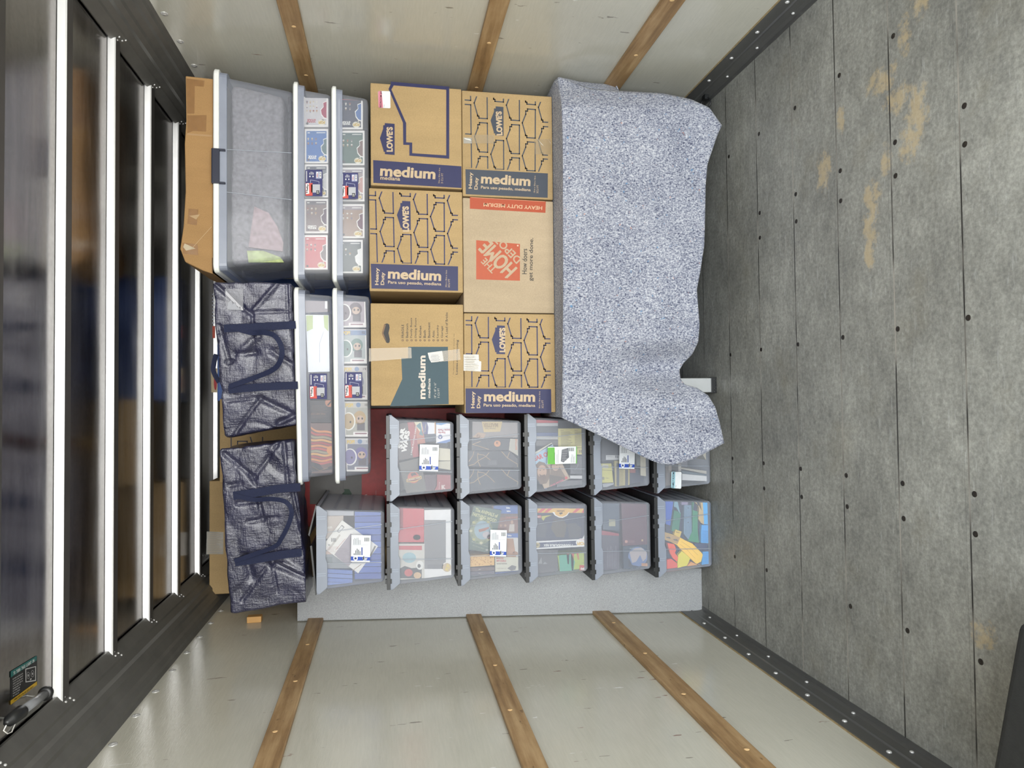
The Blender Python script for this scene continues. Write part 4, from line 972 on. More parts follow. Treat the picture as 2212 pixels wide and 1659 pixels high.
slab('yellow_paper', 'yellow printed programme sheet in the middle right column bin', 'paper', ZB, [(412, 220), (702, 218), (705, 488), (412, 490)], Yi + .02, .006, (228, 214, 130), art=a_)
for k, (y0, y1, c, lb) in enumerate(((115, 162, (222, 84, 90), 'red spined'), (162, 196, (206, 206, 208), 'pale grey'), (196, 262, (92, 96, 104), 'dark grey'), (262, 300, (88, 104, 150), 'slate blue'), (300, 335, (206, 204, 200), 'white'), (340, 400, (110, 106, 104), 'brown grey'))):
    one('film_case', lb + ' film case lying in the row above the tilted film case', 'film case', ZB, R4(180, y0 + 1, 410, y1 - 1), Yi + .022, .13, c, 'film cases in the middle right column bin')
slab('grey_case', 'charcoal player case with a pale curl at the lower half of the middle right bin', 'case', ZB, R4(540, 505, 715, 690), Yi + .02, .12, (98, 98, 104), art=lambda A: A.line([(620, 590), (610, 620), (585, 650)], 6, (150, 150, 155)))
one('white_roll', 'white roll beside the charcoal case in the middle right column bin', 'roll', ZB, R4(535, 708, 715, 740), Yi + .02, .05, (214, 214, 216))
slab('grey_book', 'dark grey book below the white roll in the middle right column bin', 'book', ZB, [(400, 760), (715, 755), (715, 840), (400, 875)], Yi + .022, .14, (112, 110, 116))
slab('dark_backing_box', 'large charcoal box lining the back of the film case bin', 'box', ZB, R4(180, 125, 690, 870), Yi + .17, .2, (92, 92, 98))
# fourth bin (yellow papers)
slab('charcoal_folder', 'charcoal folder with a white paper strip in the second from floor right bin', 'folder', ZB, [(868, 290), (1045, 330), (1380, 500), (1380, 620), (1040, 560), (868, 555)], Yi + .016, .02, (78, 80, 88), art=lambda A: A.rect(908, 497, 1050, 545, (220, 220, 222)).up().barcode(1005, 500, 1040, 525, n=8).lines(918, 503, 990, 518, 2, (120, 120, 126), 2))
def a_(A): A.poly([(875, 592), (935, 598), (932, 634), (862, 628)], (214, 210, 190)).rect(868, 722, 892, 752, (150, 146, 110)); A.up(); A.text('DAVIDSON', 905, 612, 44, 8, (60, 60, 50), -3).text('TURBO', 922, 735, 46, 10, (90, 90, 60), 0).rect(868, 652, 970, 656, (120, 116, 70), -4)
slab('yellow_booklet', 'yellow booklet with a pale label in the second from floor right bin', 'booklet', ZB, [(848, 585), (965, 582), (985, 780), (855, 785)], Yi, .01, (210, 204, 110), art=a_)
slab('picture_frame', 'khaki picture frame with dark gaps in the second from floor right bin', 'frame', ZB, [(995, 555), (1055, 555), (1055, 640), (1155, 640), (1155, 855), (1005, 860)], Yi + .004, .02, (186, 172, 110), art=lambda A: A.rect(1018, 580, 1048, 815, (58, 62, 76)).rect(1108, 645, 1138, 830, (64, 66, 78)).up().rect(1062, 640, 1068, 840, (120, 112, 70)).rect(1080, 640, 1084, 840, (120, 112, 70)))  # a khaki picture frame
one('cream_card', 'tall cream card strip standing right of the khaki frame', 'card', ZB, [(1262, 460), (1345, 470), (1330, 715), (1270, 708)], Yi + .004, .01, (222, 214, 190))
one('grey_card', 'grey patterned card beside the cream strip in the right column', 'card', ZB, [(1215, 440), (1262, 460), (1262, 605), (1228, 608)], Yi + .004, .02, (126, 132, 130))
one('red_pad', 'small rusty red pad under the white sticker in the second from floor right bin', 'pad', ZB, R4(1158, 640, 1215, 680), Yi + .008, .03, (164, 84, 76))
one('white_bag', 'crumpled whitish bag in the lower corner below the yellow booklet', 'bag', ZB, [(870, 792), (985, 785), (1000, 690), (965, 640), (975, 600), (1000, 680), (990, 800), (920, 835), (880, 830)], Yi + .010, .03, (168, 172, 180))
slab('navy_book', 'large navy book behind the khaki frame in the second from floor right bin', 'book', ZB, R4(870, 640, 1375, 860), Yi + .04, .2, (62, 66, 86))
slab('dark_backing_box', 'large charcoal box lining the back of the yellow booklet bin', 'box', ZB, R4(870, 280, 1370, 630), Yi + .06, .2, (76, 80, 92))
# bottom right bin
for k, (q, c, lb) in enumerate((([(1530, 590), (1560, 590), (1560, 830), (1528, 835)], (118, 108, 98), 'brown grey book standing by the FAMILY ROOM sticker'), ([(1562, 590), (1590, 590), (1590, 830), (1562, 832)], (160, 150, 138), 'tan book standing by the FAMILY ROOM sticker'),
      ([(1700, 690), (2005, 712), (2005, 765), (1700, 755)], (222, 222, 222), 'white book lying in the FAMILY ROOM bin'), ([(1690, 625), (2002, 660), (2002, 690), (1690, 640)], (196, 190, 176), 'thin tan book slanting above the white book'), ([(1690, 655), (2002, 694), (2002, 710), (1700, 686)], (88, 108, 118), 'thin teal book wedged over the white book'),
      ([(1540, 835), (1700, 800), (2005, 775), (2005, 840), (1540, 880)], (110, 108, 112), 'dark grey book lowest in the FAMILY ROOM bin'), ([(1905, 475), (2002, 440), (2002, 545)], (216, 206, 180), 'cream book corner under the blanket tip'), ([(1660, 585), (1690, 585), (1690, 660), (1660, 665)], (206, 202, 194), 'small white book end above the FAMILY ROOM sticker'))):
    one('book', lb, 'book', ZB, q, Yi + .004 + .001 * k, .20, c, 'books in the bottom right bin')
one('tan_ruler', 'thin tan strip across the lowest books in the FAMILY ROOM bin', 'strip', ZB, [(1700, 800), (2005, 772), (2005, 792), (1700, 828)], Yi - .004, .004, (166, 152, 132))
slab('pale_grey_box', 'pale grey box lining the back of the FAMILY ROOM bin', 'box', ZB, R4(1530, 430, 1995, 800), Yi + .225, .2, (176, 176, 186))

# ---------------------------------------------------------------- left column contents
# top bin (ZC): blue cases
BL = (70, 104, 190); ORD = 'first second third fourth fifth sixth seventh eighth ninth tenth eleventh'.split()
for k in range(11):
    y0 = 320 + k * 84
    if k < 11:
        one('disc_case', 'blue disc case, ' + ORD[k] + ' from the upper end of the tall row, top left bin', 'disc case', ZC, [(775, y0), (1165, y0 - 8), (1165, y0 + 68), (775, y0 + 76)], Yi + .002, .13, (BL, (62, 92, 176), (84, 118, 200))[k % 3], 'blue disc cases in the top left bin')
for k in range(4):
    y0 = 1100 + k * 58
    one('disc_case', 'pale blue slanting disc case, ' + ORD[k] + ' from the upper end of the short row', 'disc case', ZC, [(360, y0), (745, y0 + 20), (745, y0 + 70), (360, y0 + 50)], Yi + .002, .13, ((96, 130, 206), (110, 140, 210))[k % 2], 'pale blue disc cases in the top left bin')
def a_(A):
    A.poly([(390, 870), (570, 640), (590, 655), (440, 850)], (206, 200, 190)); A.up(); A.poly([(535, 600), (605, 515), (640, 545), (570, 620)], (120, 118, 116)).poly([(505, 910), (720, 630), (850, 690), (745, 780), (740, 1010), (690, 1070)], (170, 160, 168)).poly([(985, 900), (1040, 790), (1060, 800), (1000, 920), (960, 950)], (112, 108, 100)); A.up()
    A.poly([(545, 600), (602, 528), (628, 548), (572, 612)], (226, 226, 224)).barcode(465, 690, 530, 740, n=10).text('6', 435, 780, 22, 30, BLACK, 55).lines(410, 800, 560, 880, 5, (200, 140, 140), 2.5, seed=2).lines(540, 820, 730, 1000, 9, (120, 100, 120), 2.5, seed=3).line([(520, 850), (650, 700)], 4, (200, 90, 90)).line([(750, 1120), (860, 1040)], 8, (170, 150, 130))
slab('instruction_sheet', 'white printed sheet turned cornerwise in the top left bin', 'sheet', ZC, [(342, 805), (608, 452), (1085, 798), (822, 1158)], Yi - .002, .003, (232, 230, 224), art=a_)
slab('spiral_notebook', 'beige spiral notebook behind the turned white sheet', 'notebook', ZC, [(362, 400), (625, 395), (625, 700), (362, 700)], Yi + .01, .02, (206, 192, 180), art=lambda A: A.lines(400, 385, 620, 402, 1, (90, 90, 96), 4).up().text('notes', 430, 550, 90, 30, (236, 230, 222), 10).line([(380, 560), (430, 545)], 4, WHITE))
slab('grey_disc_stack', 'grey stack of papers at the rim of the top left bin', 'papers', ZC, R4(345, 720, 740, 1090), Yi + .012, .1, (150, 156, 160), art=lambda A: A.rect(345, 860, 500, 905, (226, 196, 180)).rect(345, 940, 480, 1020, (126, 136, 140)))
slab('clear_wallet', 'pale grey plastic wallet at the upper end of the top left bin', 'wallet', ZC, R4(362, 315, 765, 392), Yi + .02, .1, (186, 188, 196))
# second bin: red cards and grey white box
def a_(A): A.rect(1352, 290, 1418, 582, (150, 50, 56)).rect(1352, 590, 1690, 600, (226, 150, 150)); A.up(); A.oval(1600, 680, 50, 36, (216, 130, 90)).rect(1345, 590, 1685, 735, (206, 84, 92))
slab('red_album', 'red album with a paler lower band in the second left column bin', 'album', ZC, [(1350, 262), (1695, 262), (1695, 745), (1345, 745)], Yi + .004, .1, (206, 72, 80), art=a_)
def a_(A):
    A.poly([(1362, 792), (1668, 792), (1668, 850), (1362, 845)], (206, 84, 92)).oval(1500, 950, 90, 70, (160, 196, 206)).poly([(1365, 1100), (1440, 1060), (1530, 1090), (1665, 1080), (1665, 1225), (1365, 1225)], (76, 78, 80)); A.up()
    A.oval(1490, 1150, 55, 50, (206, 92, 88)).oval(1608, 1185, 50, 42, (222, 186, 140)).oval(1640, 1050, 50, 60, (226, 226, 222)); A.up(); A.oval(1630, 1060, 22, 26, (90, 90, 92))
slab('picture_card', 'white bordered cartoon landscape card below the red album', 'card', ZC, [(1352, 765), (1705, 765), (1700, 1250), (1345, 1245)], Yi + .004, .08, (216, 214, 206), art=a_)
def a_(A): A.rect(1702, 450, 1985, 1100, (138, 138, 140)); A.up(); A.oval(2000, 1080, 68, 70, (232, 232, 226)).rect(1740, 1040, 1960, 1100, (124, 124, 128)); A.up(); A.oval(2000, 1080, 58, 60, (206, 186, 160)); A.up(); A.text('POP!', 2010, 1080, 90, 56, (232, 206, 110), 72, .06)
slab('figure_box', 'large white figure box with a grey window in the second left column bin', 'box', ZC, [(1700, 320), (2110, 300), (2125, 1215), (1700, 1225)], Yi + .002, .16, (226, 226, 226), art=a_)
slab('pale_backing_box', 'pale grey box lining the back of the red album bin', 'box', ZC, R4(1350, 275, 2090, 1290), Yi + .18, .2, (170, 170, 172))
# third bin (ZD)
def a_(A):
    A.oval(480, 600, 170, 195, (142, 152, 120)); A.up(); A.oval(500, 590, 125, 140, (150, 176, 190)); A.up(); A.poly([(440, 580), (520, 560), (590, 540), (600, 560), (530, 600), (450, 620)], (166, 96, 70)).oval(560, 660, 60, 50, (196, 186, 190)).oval(595, 690, 28, 34, (176, 60, 60))
    for i in range(16):
        t = i * math.pi / 8; A.oval(480 + 155 * math.cos(t), 600 + 180 * math.sin(t), 24, 20, ((214, 210, 170), (104, 124, 84), (190, 186, 120), (120, 130, 96))[i % 4], 10)
    A.up(); A.text('The ANIMALS of', 560, 330, 350, 56, (216, 214, 160), -17, .03).text('FARTHING WOOD', 530, 400, 370, 56, (216, 214, 160), -17, .03).text('the complete series', 460, 800, 260, 24, (190, 190, 160), -18).text('on three discs', 440, 840, 180, 16, (190, 190, 160), -18).oval(566, 885, 22, 14, (190, 190, 186))
slab('film_case', 'tilted green film case titled The Animals of Farthing Wood', 'film case', ZD, [(370, 205), (785, 295), (640, 935), (262, 870), (300, 440)], Yi - .002, .016, (86, 108, 96), art=a_)
def a_(A): A.rect(665, 205, 1110, 340, (60, 104, 180)); A.up(); A.text('blu', 882, 255, 54, 26, WHITE, 0, .04).text('blu', 890, 305, 54, 26, WHITE, 0, .04).poly([(720, 400), (1050, 380), (1060, 620), (720, 620)], (140, 100, 90)); A.up(); A.oval(940, 470, 20, 26, (206, 166, 140)).poly([(905, 500), (975, 500), (975, 610), (890, 610)], (206, 196, 186)).oval(840, 520, 16, 20, (190, 150, 124)).oval(775, 520, 14, 20, (190, 150, 124)).text('THE FOUR', 940, 400, 190, 26, (190, 110, 96), 0, .02)
slab('disc_case', 'blue banded disc case with a group of people, upper case of the third left bin', 'disc case', ZD, [(640, 205), (1110, 205), (1100, 640), (700, 640)], Yi + .018, .014, (112, 92, 90), art=a_)
def a_(A): A.rect(865, 635, 1060, 700, (70, 110, 190)).poly([(865, 715), (960, 715), (1000, 990), (865, 985)], (186, 142, 110)); A.up(); A.text('blu', 905, 668, 54, 26, WHITE, 0, .04).oval(930, 900, 50, 40, (196, 150, 120)).oval(990, 940, 40, 34, (176, 130, 100)).poly([(1060, 990), (1070, 860), (1085, 990)], (90, 100, 104))
slab('disc_case', 'disc case with a blue strip and tan castle picture beside the white sticker', 'disc case', ZD, [(862, 640), (1100, 640), (1095, 985), (862, 985)], Yi + .018, .014, (216, 214, 212), art=a_)
def a_(A): A.text('MISSION:', 760, 1010, 110, 26, (206, 100, 100), 0, .03).text('IMPOSSIBLE', 780, 1048, 145, 30, (206, 90, 90), 0, .03).text('ROGUE NATION', 788, 1090, 150, 22, (80, 76, 76), 0, .02).text('THE BEST MISSION YET', 785, 1160, 145, 12, (100, 96, 90)).poly([(870, 1160), (940, 1110), (1005, 1130), (990, 1180), (930, 1195)], (120, 118, 120)).poly([(1030, 1080), (1060, 1000), (1090, 1100), (1060, 1160)], (150, 146, 136))
slab('disc_case', 'cream disc case titled MISSION IMPOSSIBLE in the third left bin', 'disc case', ZD, [(688, 988), (1095, 988), (1095, 1205), (690, 1212)], Yi + .018, .014, (222, 220, 202), art=a_)
def a_(A):
    rd = random.Random(4)
    for i in range(60): A.oval(310 + rd.random() * 350, 985 + rd.random() * 130, 4 + rd.random() * 7, 3 + rd.random() * 5, ((214, 156, 80), (186, 130, 66))[i % 2], 8)
slab('gold_case', 'shining gold textured case at the lower left of the third left bin', 'case', ZD, [(282, 972), (678, 945), (676, 1112), (300, 1138)], Yi + .014, .1, (244, 196, 116), art=a_)
for k, (y0, y1, c) in enumerate(((1150, 1205, (108, 90, 88)), (1210, 1262, (100, 96, 112)), (1268, 1330, (116, 122, 132)))):
    slab('disc_case', ('brown', 'purple grey', 'slate grey')[k] + ' disc case spine stacked under the gold case', 'disc case', ZD, [(302, y0), (678, y0 - 12), (678, y1 - 16), (302, y1)], Yi + .014, .12, c, art=lambda A, y=(y0 + y1) / 2: A.rect(440, y - 6, 476, y + 2, (170, 166, 164)))
one('disc_case', 'royal blue disc case edge at the bottom of the third left bin', 'disc case', ZD, [(690, 1225), (1095, 1215), (1115, 1260), (690, 1305)], Yi + .006, .12, (60, 90, 160))
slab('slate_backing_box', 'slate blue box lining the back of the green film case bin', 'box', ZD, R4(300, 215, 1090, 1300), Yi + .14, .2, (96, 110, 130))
# fourth bin: dinosaur figure box
def a_(A):
    A.rect(1300, 265, 2045, 330, (236, 190, 96)); A.up()
    for x in (1300, 1395, 1820, 1960): A.poly([(x + 20, 328), (x + 85, 265), (x + 150 if x != 1960 else 2045, 265), (x + 70, 328)], (222, 92, 92))
    A.poly([(1540, 318), (1800, 318), (1760, 375), (1700, 405), (1640, 400), (1580, 370)], (236, 236, 236)); A.up()
    A.poly([(1555, 262), (1785, 262), (1790, 318), (1750, 365), (1695, 390), (1640, 386), (1590, 358)], (238, 190, 100)); A.up(); A.text('JURASSIC', 1665, 300, 120, 30, (70, 50, 40), 180, .04).poly([(1640, 330), (1690, 322), (1700, 340), (1660, 358)], (60, 46, 40))
    A.rect(1300, 368, 1375, 408, (206, 92, 96)).poly([(1380, 380), (1540, 362), (1440, 400), (1410, 450), (1385, 420)], (200, 196, 90)); A.up(); A.text('1,000', 1340, 388, 60, 22, WHITE, 180, .03)
    A.poly([(1275, 755), (2070, 718), (2075, 830), (1278, 876)], (232, 232, 232)); A.up(); A.poly([(1285, 778), (1905, 745), (1915, 815), (1290, 856)], (70, 78, 112)); A.up()
    A.text('TYRANNOSAURUS REX', 1635, 815, 445, 36, WHITE, 180, .04).text('JUNGLE FIGURE', 1635, 778, 360, 14, (190, 190, 200), 180).oval(1322, 812, 36, 40, (206, 190, 140)); A.up(); A.text('1381', 1322, 812, 46, 30, (70, 60, 50), 180, .02)
    A.oval(1985, 775, 92, 62, (236, 236, 236)).poly([(1990, 715), (2030, 662), (2032, 720)], (236, 236, 236)); A.up(); A.text('POP!', 1975, 788, 130, 54, (240, 204, 130), 180, .08).text('funko', 1985, 735, 90, 20, (206, 80, 90), 180)
    for (q, c) in (([(1560, 430), (1700, 420), (1760, 520), (1720, 700), (1600, 690), (1520, 560)], (96, 88, 80)), ([(1760, 500), (1880, 480), (1980, 560), (1960, 700), (1800, 710)], (84, 84, 90)), ([(1330, 470), (1460, 500), (1440, 700), (1320, 690)], (76, 80, 92))): A.poly(q, c)
slab('figure_box', 'large white edged figure box lettered TYRANNOSAURUS REX in the fourth left bin', 'box', ZD, [(1300, 225), (2062, 205), (2078, 840), (1278, 880)], Yi, .16, (62, 66, 88), art=a_)
def a_(A): A.poly([(1640, 965), (1830, 945), (1880, 1060), (1860, 1230), (1655, 1262)], (84, 176, 150)).poly([(1755, 945), (1795, 942), (1790, 1100), (1770, 1090)], (206, 92, 84)).poly([(1820, 940), (1866, 936), (1855, 1200), (1835, 1190), (1822, 1080)], (206, 92, 84)).poly([(1905, 932), (1930, 930), (1940, 1030), (1925, 1030)], (206, 92, 84)); A.up(); A.rect(1948, 1110, 2045, 1210, (206, 66, 56)).text('Stories', 2010, 1082, 56, 12, BLACK, 180).lines(2020, 950, 2050, 1050, 6, (60, 66, 30), 4, seed=8); A.up(); A.text('LEGO', 1998, 1165, 70, 34, WHITE, 180, .08)
slab('toy_box', 'green and yellow toy brick box with a red square logo in the fourth left bin', 'box', ZD, [(1620, 970), (2050, 925), (2075, 1220), (1655, 1262)], Yi + .004, .10, (176, 196, 80), art=a_)
slab('black_toy_box', 'dark box with small white drawings left of the toy brick box', 'box', ZD, R4(1310, 885, 1625, 1330), Yi + .012, .1, (96, 94, 98), art=lambda A: A.poly([(1330, 1090), (1380, 990), (1390, 1090)], (150, 150, 152)).poly([(1400, 1100), (1470, 1090), (1430, 1060)], (146, 146, 150)).lines(1320, 1160, 1600, 1320, 8, (116, 112, 112), 4, seed=5))
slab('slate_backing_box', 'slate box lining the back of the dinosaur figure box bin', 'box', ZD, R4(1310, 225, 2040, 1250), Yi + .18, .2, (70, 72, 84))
# fifth bin (ZE)
slab('maroon_game_case', 'maroon game case with small emblems in the fifth left bin', 'game case', ZE, [(498, 182), (940, 172), (955, 800), (522, 825)], Yi + .002, .03, (104, 66, 80), art=lambda A: A.rect(550, 735, 700, 785, (120, 80, 92)).up().oval(572, 760, 22, 22, (206, 150, 140)).text('RATED', 640, 760, 80, 20, (150, 110, 110)).rect(800, 726, 824, 755, (206, 176, 130)).rect(886, 726, 908, 758, (226, 206, 180)))
def a_(A):
    A.oval(745, 985, 145, 148, (104, 130, 180)); A.up(); A.poly([(620, 920), (700, 860), (800, 850), (880, 920), (870, 1010), (820, 1060), (780, 960), (720, 1060), (660, 1080)], (190, 180, 180)).poly([(600, 1150), (610, 1000), (660, 1110), (760, 1130), (700, 1190)], (26, 40, 64)); A.up(); A.rect(800, 1082, 920, 1126, (206, 150, 110)).text('earth', 655, 858, 60, 22, (180, 200, 200)).text('PLANET', 690, 1165, 180, 40, (60, 86, 110), 0, .03).text('4 DISC', 885, 1155, 56, 22, (170, 150, 140))
slab('disc_case', 'dark teal disc case with a cloudy earth globe in the fifth left bin', 'disc case', ZE, [(525, 830), (950, 800), (960, 1190), (535, 1195)], Yi + .002, .03, (38, 60, 84), art=a_)
slab('red_edge_case', 'dark case topped by a red edge in the fifth left bin', 'case', ZE, [(190, 590), (462, 640), (470, 1170), (232, 1190), (225, 960), (188, 860)], Yi + .008, .10, (84, 80, 96), art=lambda A: A.poly([(190, 590), (462, 640), (462, 675), (190, 660)], (166, 66, 80)).lines(280, 700, 430, 1150, 6, (120, 116, 130), 10, vert=True, seed=4))
slab('slate_game_case', 'slate blue case with a cream corner, upper end of the fifth left bin', 'case', ZE, [(215, 190), (470, 190), (468, 600), (225, 580)], Yi + .008, .10, (76, 92, 112), art=lambda A: A.rect(315, 430, 410, 530, (186, 182, 150)))
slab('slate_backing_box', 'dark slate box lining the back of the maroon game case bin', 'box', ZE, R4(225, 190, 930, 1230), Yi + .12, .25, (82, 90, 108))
# bottom left bin: plastic track pieces, each one a toy
def track(name, label, pts, Y, c, w_=None, art=None):
    return slab(name, label, 'toy track', ZE, pts, Y, .02, c, 'plastic track pieces in the bottom left bin', art=art, m_=mat('toy_%02x%02x%02x' % c, c, .35))
bent = [(1140, 620), (1210, 640), (1300, 668), (1380, 700), (1450, 740), (1560, 790), (1640, 870), (1700, 930), (1715, 960), (1690, 1060), (1620, 1095), (1570, 1050), (1480, 960), (1400, 890), (1330, 810), (1240, 765), (1140, 730)]
track('curved_track', 'bright yellow curved track with slots across the middle of the bottom left bin', bent, Yi - .002, (250, 206, 60), art=lambda A: A.poly([(1165, 690), (1225, 690), (1235, 720), (1175, 705)], (110, 104, 96)).poly([(1270, 722), (1330, 722), (1350, 755), (1285, 742)], (110, 104, 96)).poly([(1140, 620), (1380, 700), (1335, 800), (1140, 728)], (206, 170, 110)).up().line([(1400, 760), (1520, 840), (1640, 960)], 4, (206, 166, 40)).line([(1380, 800), (1480, 880), (1600, 1010)], 4, (206, 166, 40)).poly([(1165, 690), (1225, 690), (1235, 720), (1175, 705)], (110, 104, 96)).poly([(1270, 722), (1330, 722), (1350, 755), (1285, 742)], (110, 104, 96)))
track('track_tab', 'square yellow tab with a dark mark standing on the curved track', [(1310, 580), (1400, 612), (1372, 700), (1285, 655)], Yi - .004, (222, 190, 90), art=lambda A: A.text('TRACK', 1342, 622, 52, 16, BLACK, -12, .03))
track('straight_track', 'lime yellow straight track below the curved track', [(1350, 960), (1400, 900), (1480, 960), (1530, 1010), (1480, 1120), (1380, 1180), (1335, 1160), (1340, 1060)], Yi + .004, (222, 214, 50))
track('connector', 'lime tab at the lowest tip of the straight track', [(1355, 1110), (1400, 1110), (1382, 1182), (1338, 1168)], Yi, (230, 222, 70))
track('hinge_piece', 'orange red jointed piece under the left end of the curved track', [(1185, 780), (1290, 800), (1320, 880), (1300, 930), (1350, 1000), (1330, 1060), (1270, 1010), (1230, 940), (1210, 880)], Yi + .006, (236, 92, 60))
track('launcher', 'large coral red launcher piece in the lowest corner of the bottom left bin', [(1180, 1030), (1250, 1020), (1330, 1080), (1340, 1150), (1430, 1160), (1380, 1180), (1230, 1185), (1180, 1170)], Yi + .004, (226, 84, 66))
track('loop_piece', 'tan orange fan piece at the lower edge beside the blue grooved block', [(1540, 1060), (1640, 1110), (1650, 1195), (1480, 1160)], Yi + .006, (226, 160, 90))
track('loop_piece', 'pale orange wedge behind the fan piece', [(1640, 1090), (1690, 1120), (1690, 1190), (1655, 1195)], Yi + .010, (206, 150, 110))
gl = lambda A: [A.line([(1705, y), (1865, y)], 5, (40, 130, 200)) for y in range(600, 770, 18)]
track('grooved_block', 'bright blue grooved block, middle one along the bottom of the left bin', [(1700, 512), (1850, 512), (1860, 585), (1868, 780), (1690, 780), (1690, 600)], Yi, (60, 168, 236), art=gl)
track('grooved_block', 'bright blue grooved block, lowest one along the bottom of the left bin', [(1715, 912), (1870, 905), (1875, 1110), (1700, 1110)], Yi, (60, 168, 236), art=lambda A: [A.line([(1712, y), (1868, y)], 5, (40, 130, 200)) for y in range(930, 1100, 20)])
track('flat_block', 'bright blue smooth block at the upper end of the bottom left bin', [(1715, 160), (1835, 160), (1848, 500), (1735, 500)], Yi + .002, (66, 176, 240))
track('small_block', 'small sky blue square between the two grooved blocks', [(1825, 815), (1865, 815), (1865, 888), (1825, 888)], Yi + .002, (70, 170, 230))
track('wide_track', 'grey blue straight track with rivet holes in the bottom left bin', [(1440, 215), (1545, 215), (1550, 640), (1500, 730), (1430, 640)], Yi + .006, (112, 140, 164), art=lambda A: A.oval(1497, 258, 7, 7, BLACK, 8).oval(1497, 475, 7, 7, BLACK, 8).line([(1465, 230), (1460, 630)], 3, (90, 116, 140)).line([(1530, 230), (1528, 630)], 3, (90, 116, 140)))
track('green_track', 'green track widening into a foot, right of the grey blue track', [(1565, 160), (1580, 160), (1570, 290), (1640, 310), (1640, 600), (1660, 780), (1495, 750), (1560, 600)], Yi + .004, (46, 140, 100))
track('green_track', 'darker green curved track left of the grey blue track', [(1290, 290), (1390, 330), (1355, 620), (1250, 600)], Yi + .008, (40, 124, 96))
track('royal_track', 'royal blue track piece at the upper left of the bottom left bin', [(1150, 160), (1275, 160), (1245, 400), (1230, 520), (1165, 500)], Yi + .006, (50, 92, 186))
track('steel_piece', 'pale teal forked piece above the darker green track', [(1290, 165), (1340, 165), (1370, 300), (1380, 350), (1320, 250), (1285, 240)], Yi + .002, (120, 160, 176))
track('cream_curve', 'cream curved strip beside the smooth blue block', [(1600, 165), (1625, 165), (1660, 260), (1650, 420), (1690, 480), (1735, 505), (1715, 160), (1680, 160), (1700, 300), (1660, 230)], Yi + .001, (206, 176, 124))
track('mauve_plate', 'small mauve plate over the grey blue track', [(1398, 170), (1495, 170), (1490, 212), (1398, 212)], Yi + .002, (140, 130, 160))
track('navy_scrap', 'navy box scrap between the grooved blocks', [(1590, 788), (1820, 788), (1820, 890), (1600, 880)], Yi + .008, (36, 56, 100))
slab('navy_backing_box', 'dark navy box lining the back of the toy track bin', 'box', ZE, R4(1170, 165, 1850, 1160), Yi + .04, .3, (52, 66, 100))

# ================================================================ CLEAR TOTES
def make_tote(name, label, x0, x1, z0, z1, yf, D, lidh, latch=None, tilt=0.0, rimh=.026):
    r = empty(name, ((x0 + x1) / 2, yf + D / 2, z0), label, 'storage tote')
    zl = z1 - lidh; b = MB(); cut = .05
    def ring(i, z, y):
        xa, xb, ya, yb = x0 + i, x1 - i, yf + y, yf + D - y; c = .028
        pts = []
        for (cx, cy, a0) in ((xb - c, yb - c, 0), (xa + c, yb - c, 90), (xa + c, ya + c, 180), (xb - c, ya + c, 270)):
            for k in range(5): t = math.radians(a0 + k * 22.5); pts.append((cx + c * math.cos(t), cy + c * math.sin(t), z))
        return pts
    H = zl - z0; tp = .034 if H < .25 else .062
    R_ = [ring(tp + .02, z0 + .001, .03), ring(tp + .004, z0 + .006, .022), ring(tp, z0 + .018, .018), ring(.028, zl - rimh, .006)]
    n = 20; vs = [p for q in R_ for p in q]; fs = [list(range(n))[::-1]] + [(k * n + j, k * n + (j + 1) % n, (k + 1) * n + (j + 1) % n, (k + 1) * n + j) for k in range(len(R_) - 1) for j in range(n)]
    b.add(vs, fs, None, False); b.build('tote_body', TOTE, r, smooth=True)
    b = MB(); R_ = [ring(.030, zl - rimh, .004), ring(.012, zl - rimh, -.004), ring(.010, zl, -.006)]
    vs = [p for q in R_ for p in q]; b.add(vs, [(k * n + j, k * n + (j + 1) % n, (k + 1) * n + (j + 1) % n, (k + 1) * n + j) for k in range(2) for j in range(n)], None, False); b.build('rim', TOTER, r, smooth=False)
    b = MB(); R_ = [ring(.002, zl, -.010), ring(0, zl + .003, -.012), ring(0, z1 - .005, -.012), ring(.006, z1, -.006)]
    vs = [p for q in R_ for p in q]; b.add(vs, [list(range(n))[::-1]] + [(k * n + j, k * n + (j + 1) % n, (k + 1) * n + (j + 1) % n, (k + 1) * n + j) for k in range(3) for j in range(n)] + [list(range(3 * n, 4 * n))], None, False)
    b.build('lid', LIDW, r, smooth=False, bevel=.0015)
    if latch:
        xa, xb = latch; b = MB(); b.box(xa, xb, yf - .020, yf - .012, z1 - .028, z1 + .003); b.box(xa, xb, yf - .02, yf + .03, z1 - .002, z1 + .004)
        b.box(xa, xa + .008, yf - .018, yf - .004, z1 - .050, z1 - .025); b.box(xb - .008, xb, yf - .018, yf - .004, z1 - .050, z1 - .025); b.build('latch', NAVYP, r, bevel=.002)
    return r
YT = 3.04
tb_ = make_tote('storage_tote', 'big clear tote with navy latch and grey fleece inside, under the top carton', .555, 1.425, 1.968, 2.290, YT, .45, .024, latch=(.928, 1.076), rimh=.03)
t1 = make_tote('storage_tote', 'upper shallow clear tote of figure boxes under the big tote', .526, 1.395, 1.808, 1.9665, YT, .42, .020)
t2 = make_tote('storage_tote', 'lower shallow clear tote of figure boxes resting on the right cartons', .526, 1.388, 1.6495, 1.806, YT, .42, .020)
YAW = 8.5; KY = math.tan(math.radians(YAW)); SL = Slant(YT, .500, KY)
t3 = make_tote('storage_tote', 'upper shallow clear tote with black and orange books under the navy bags', -.372, .500, 1.808, 1.9665, YT, .20, .020)
t4 = make_tote('storage_tote', 'lower shallow clear tote of figure boxes on the hand hole carton', -.372, .500, 1.6495, 1.806, YT, .20, .020)
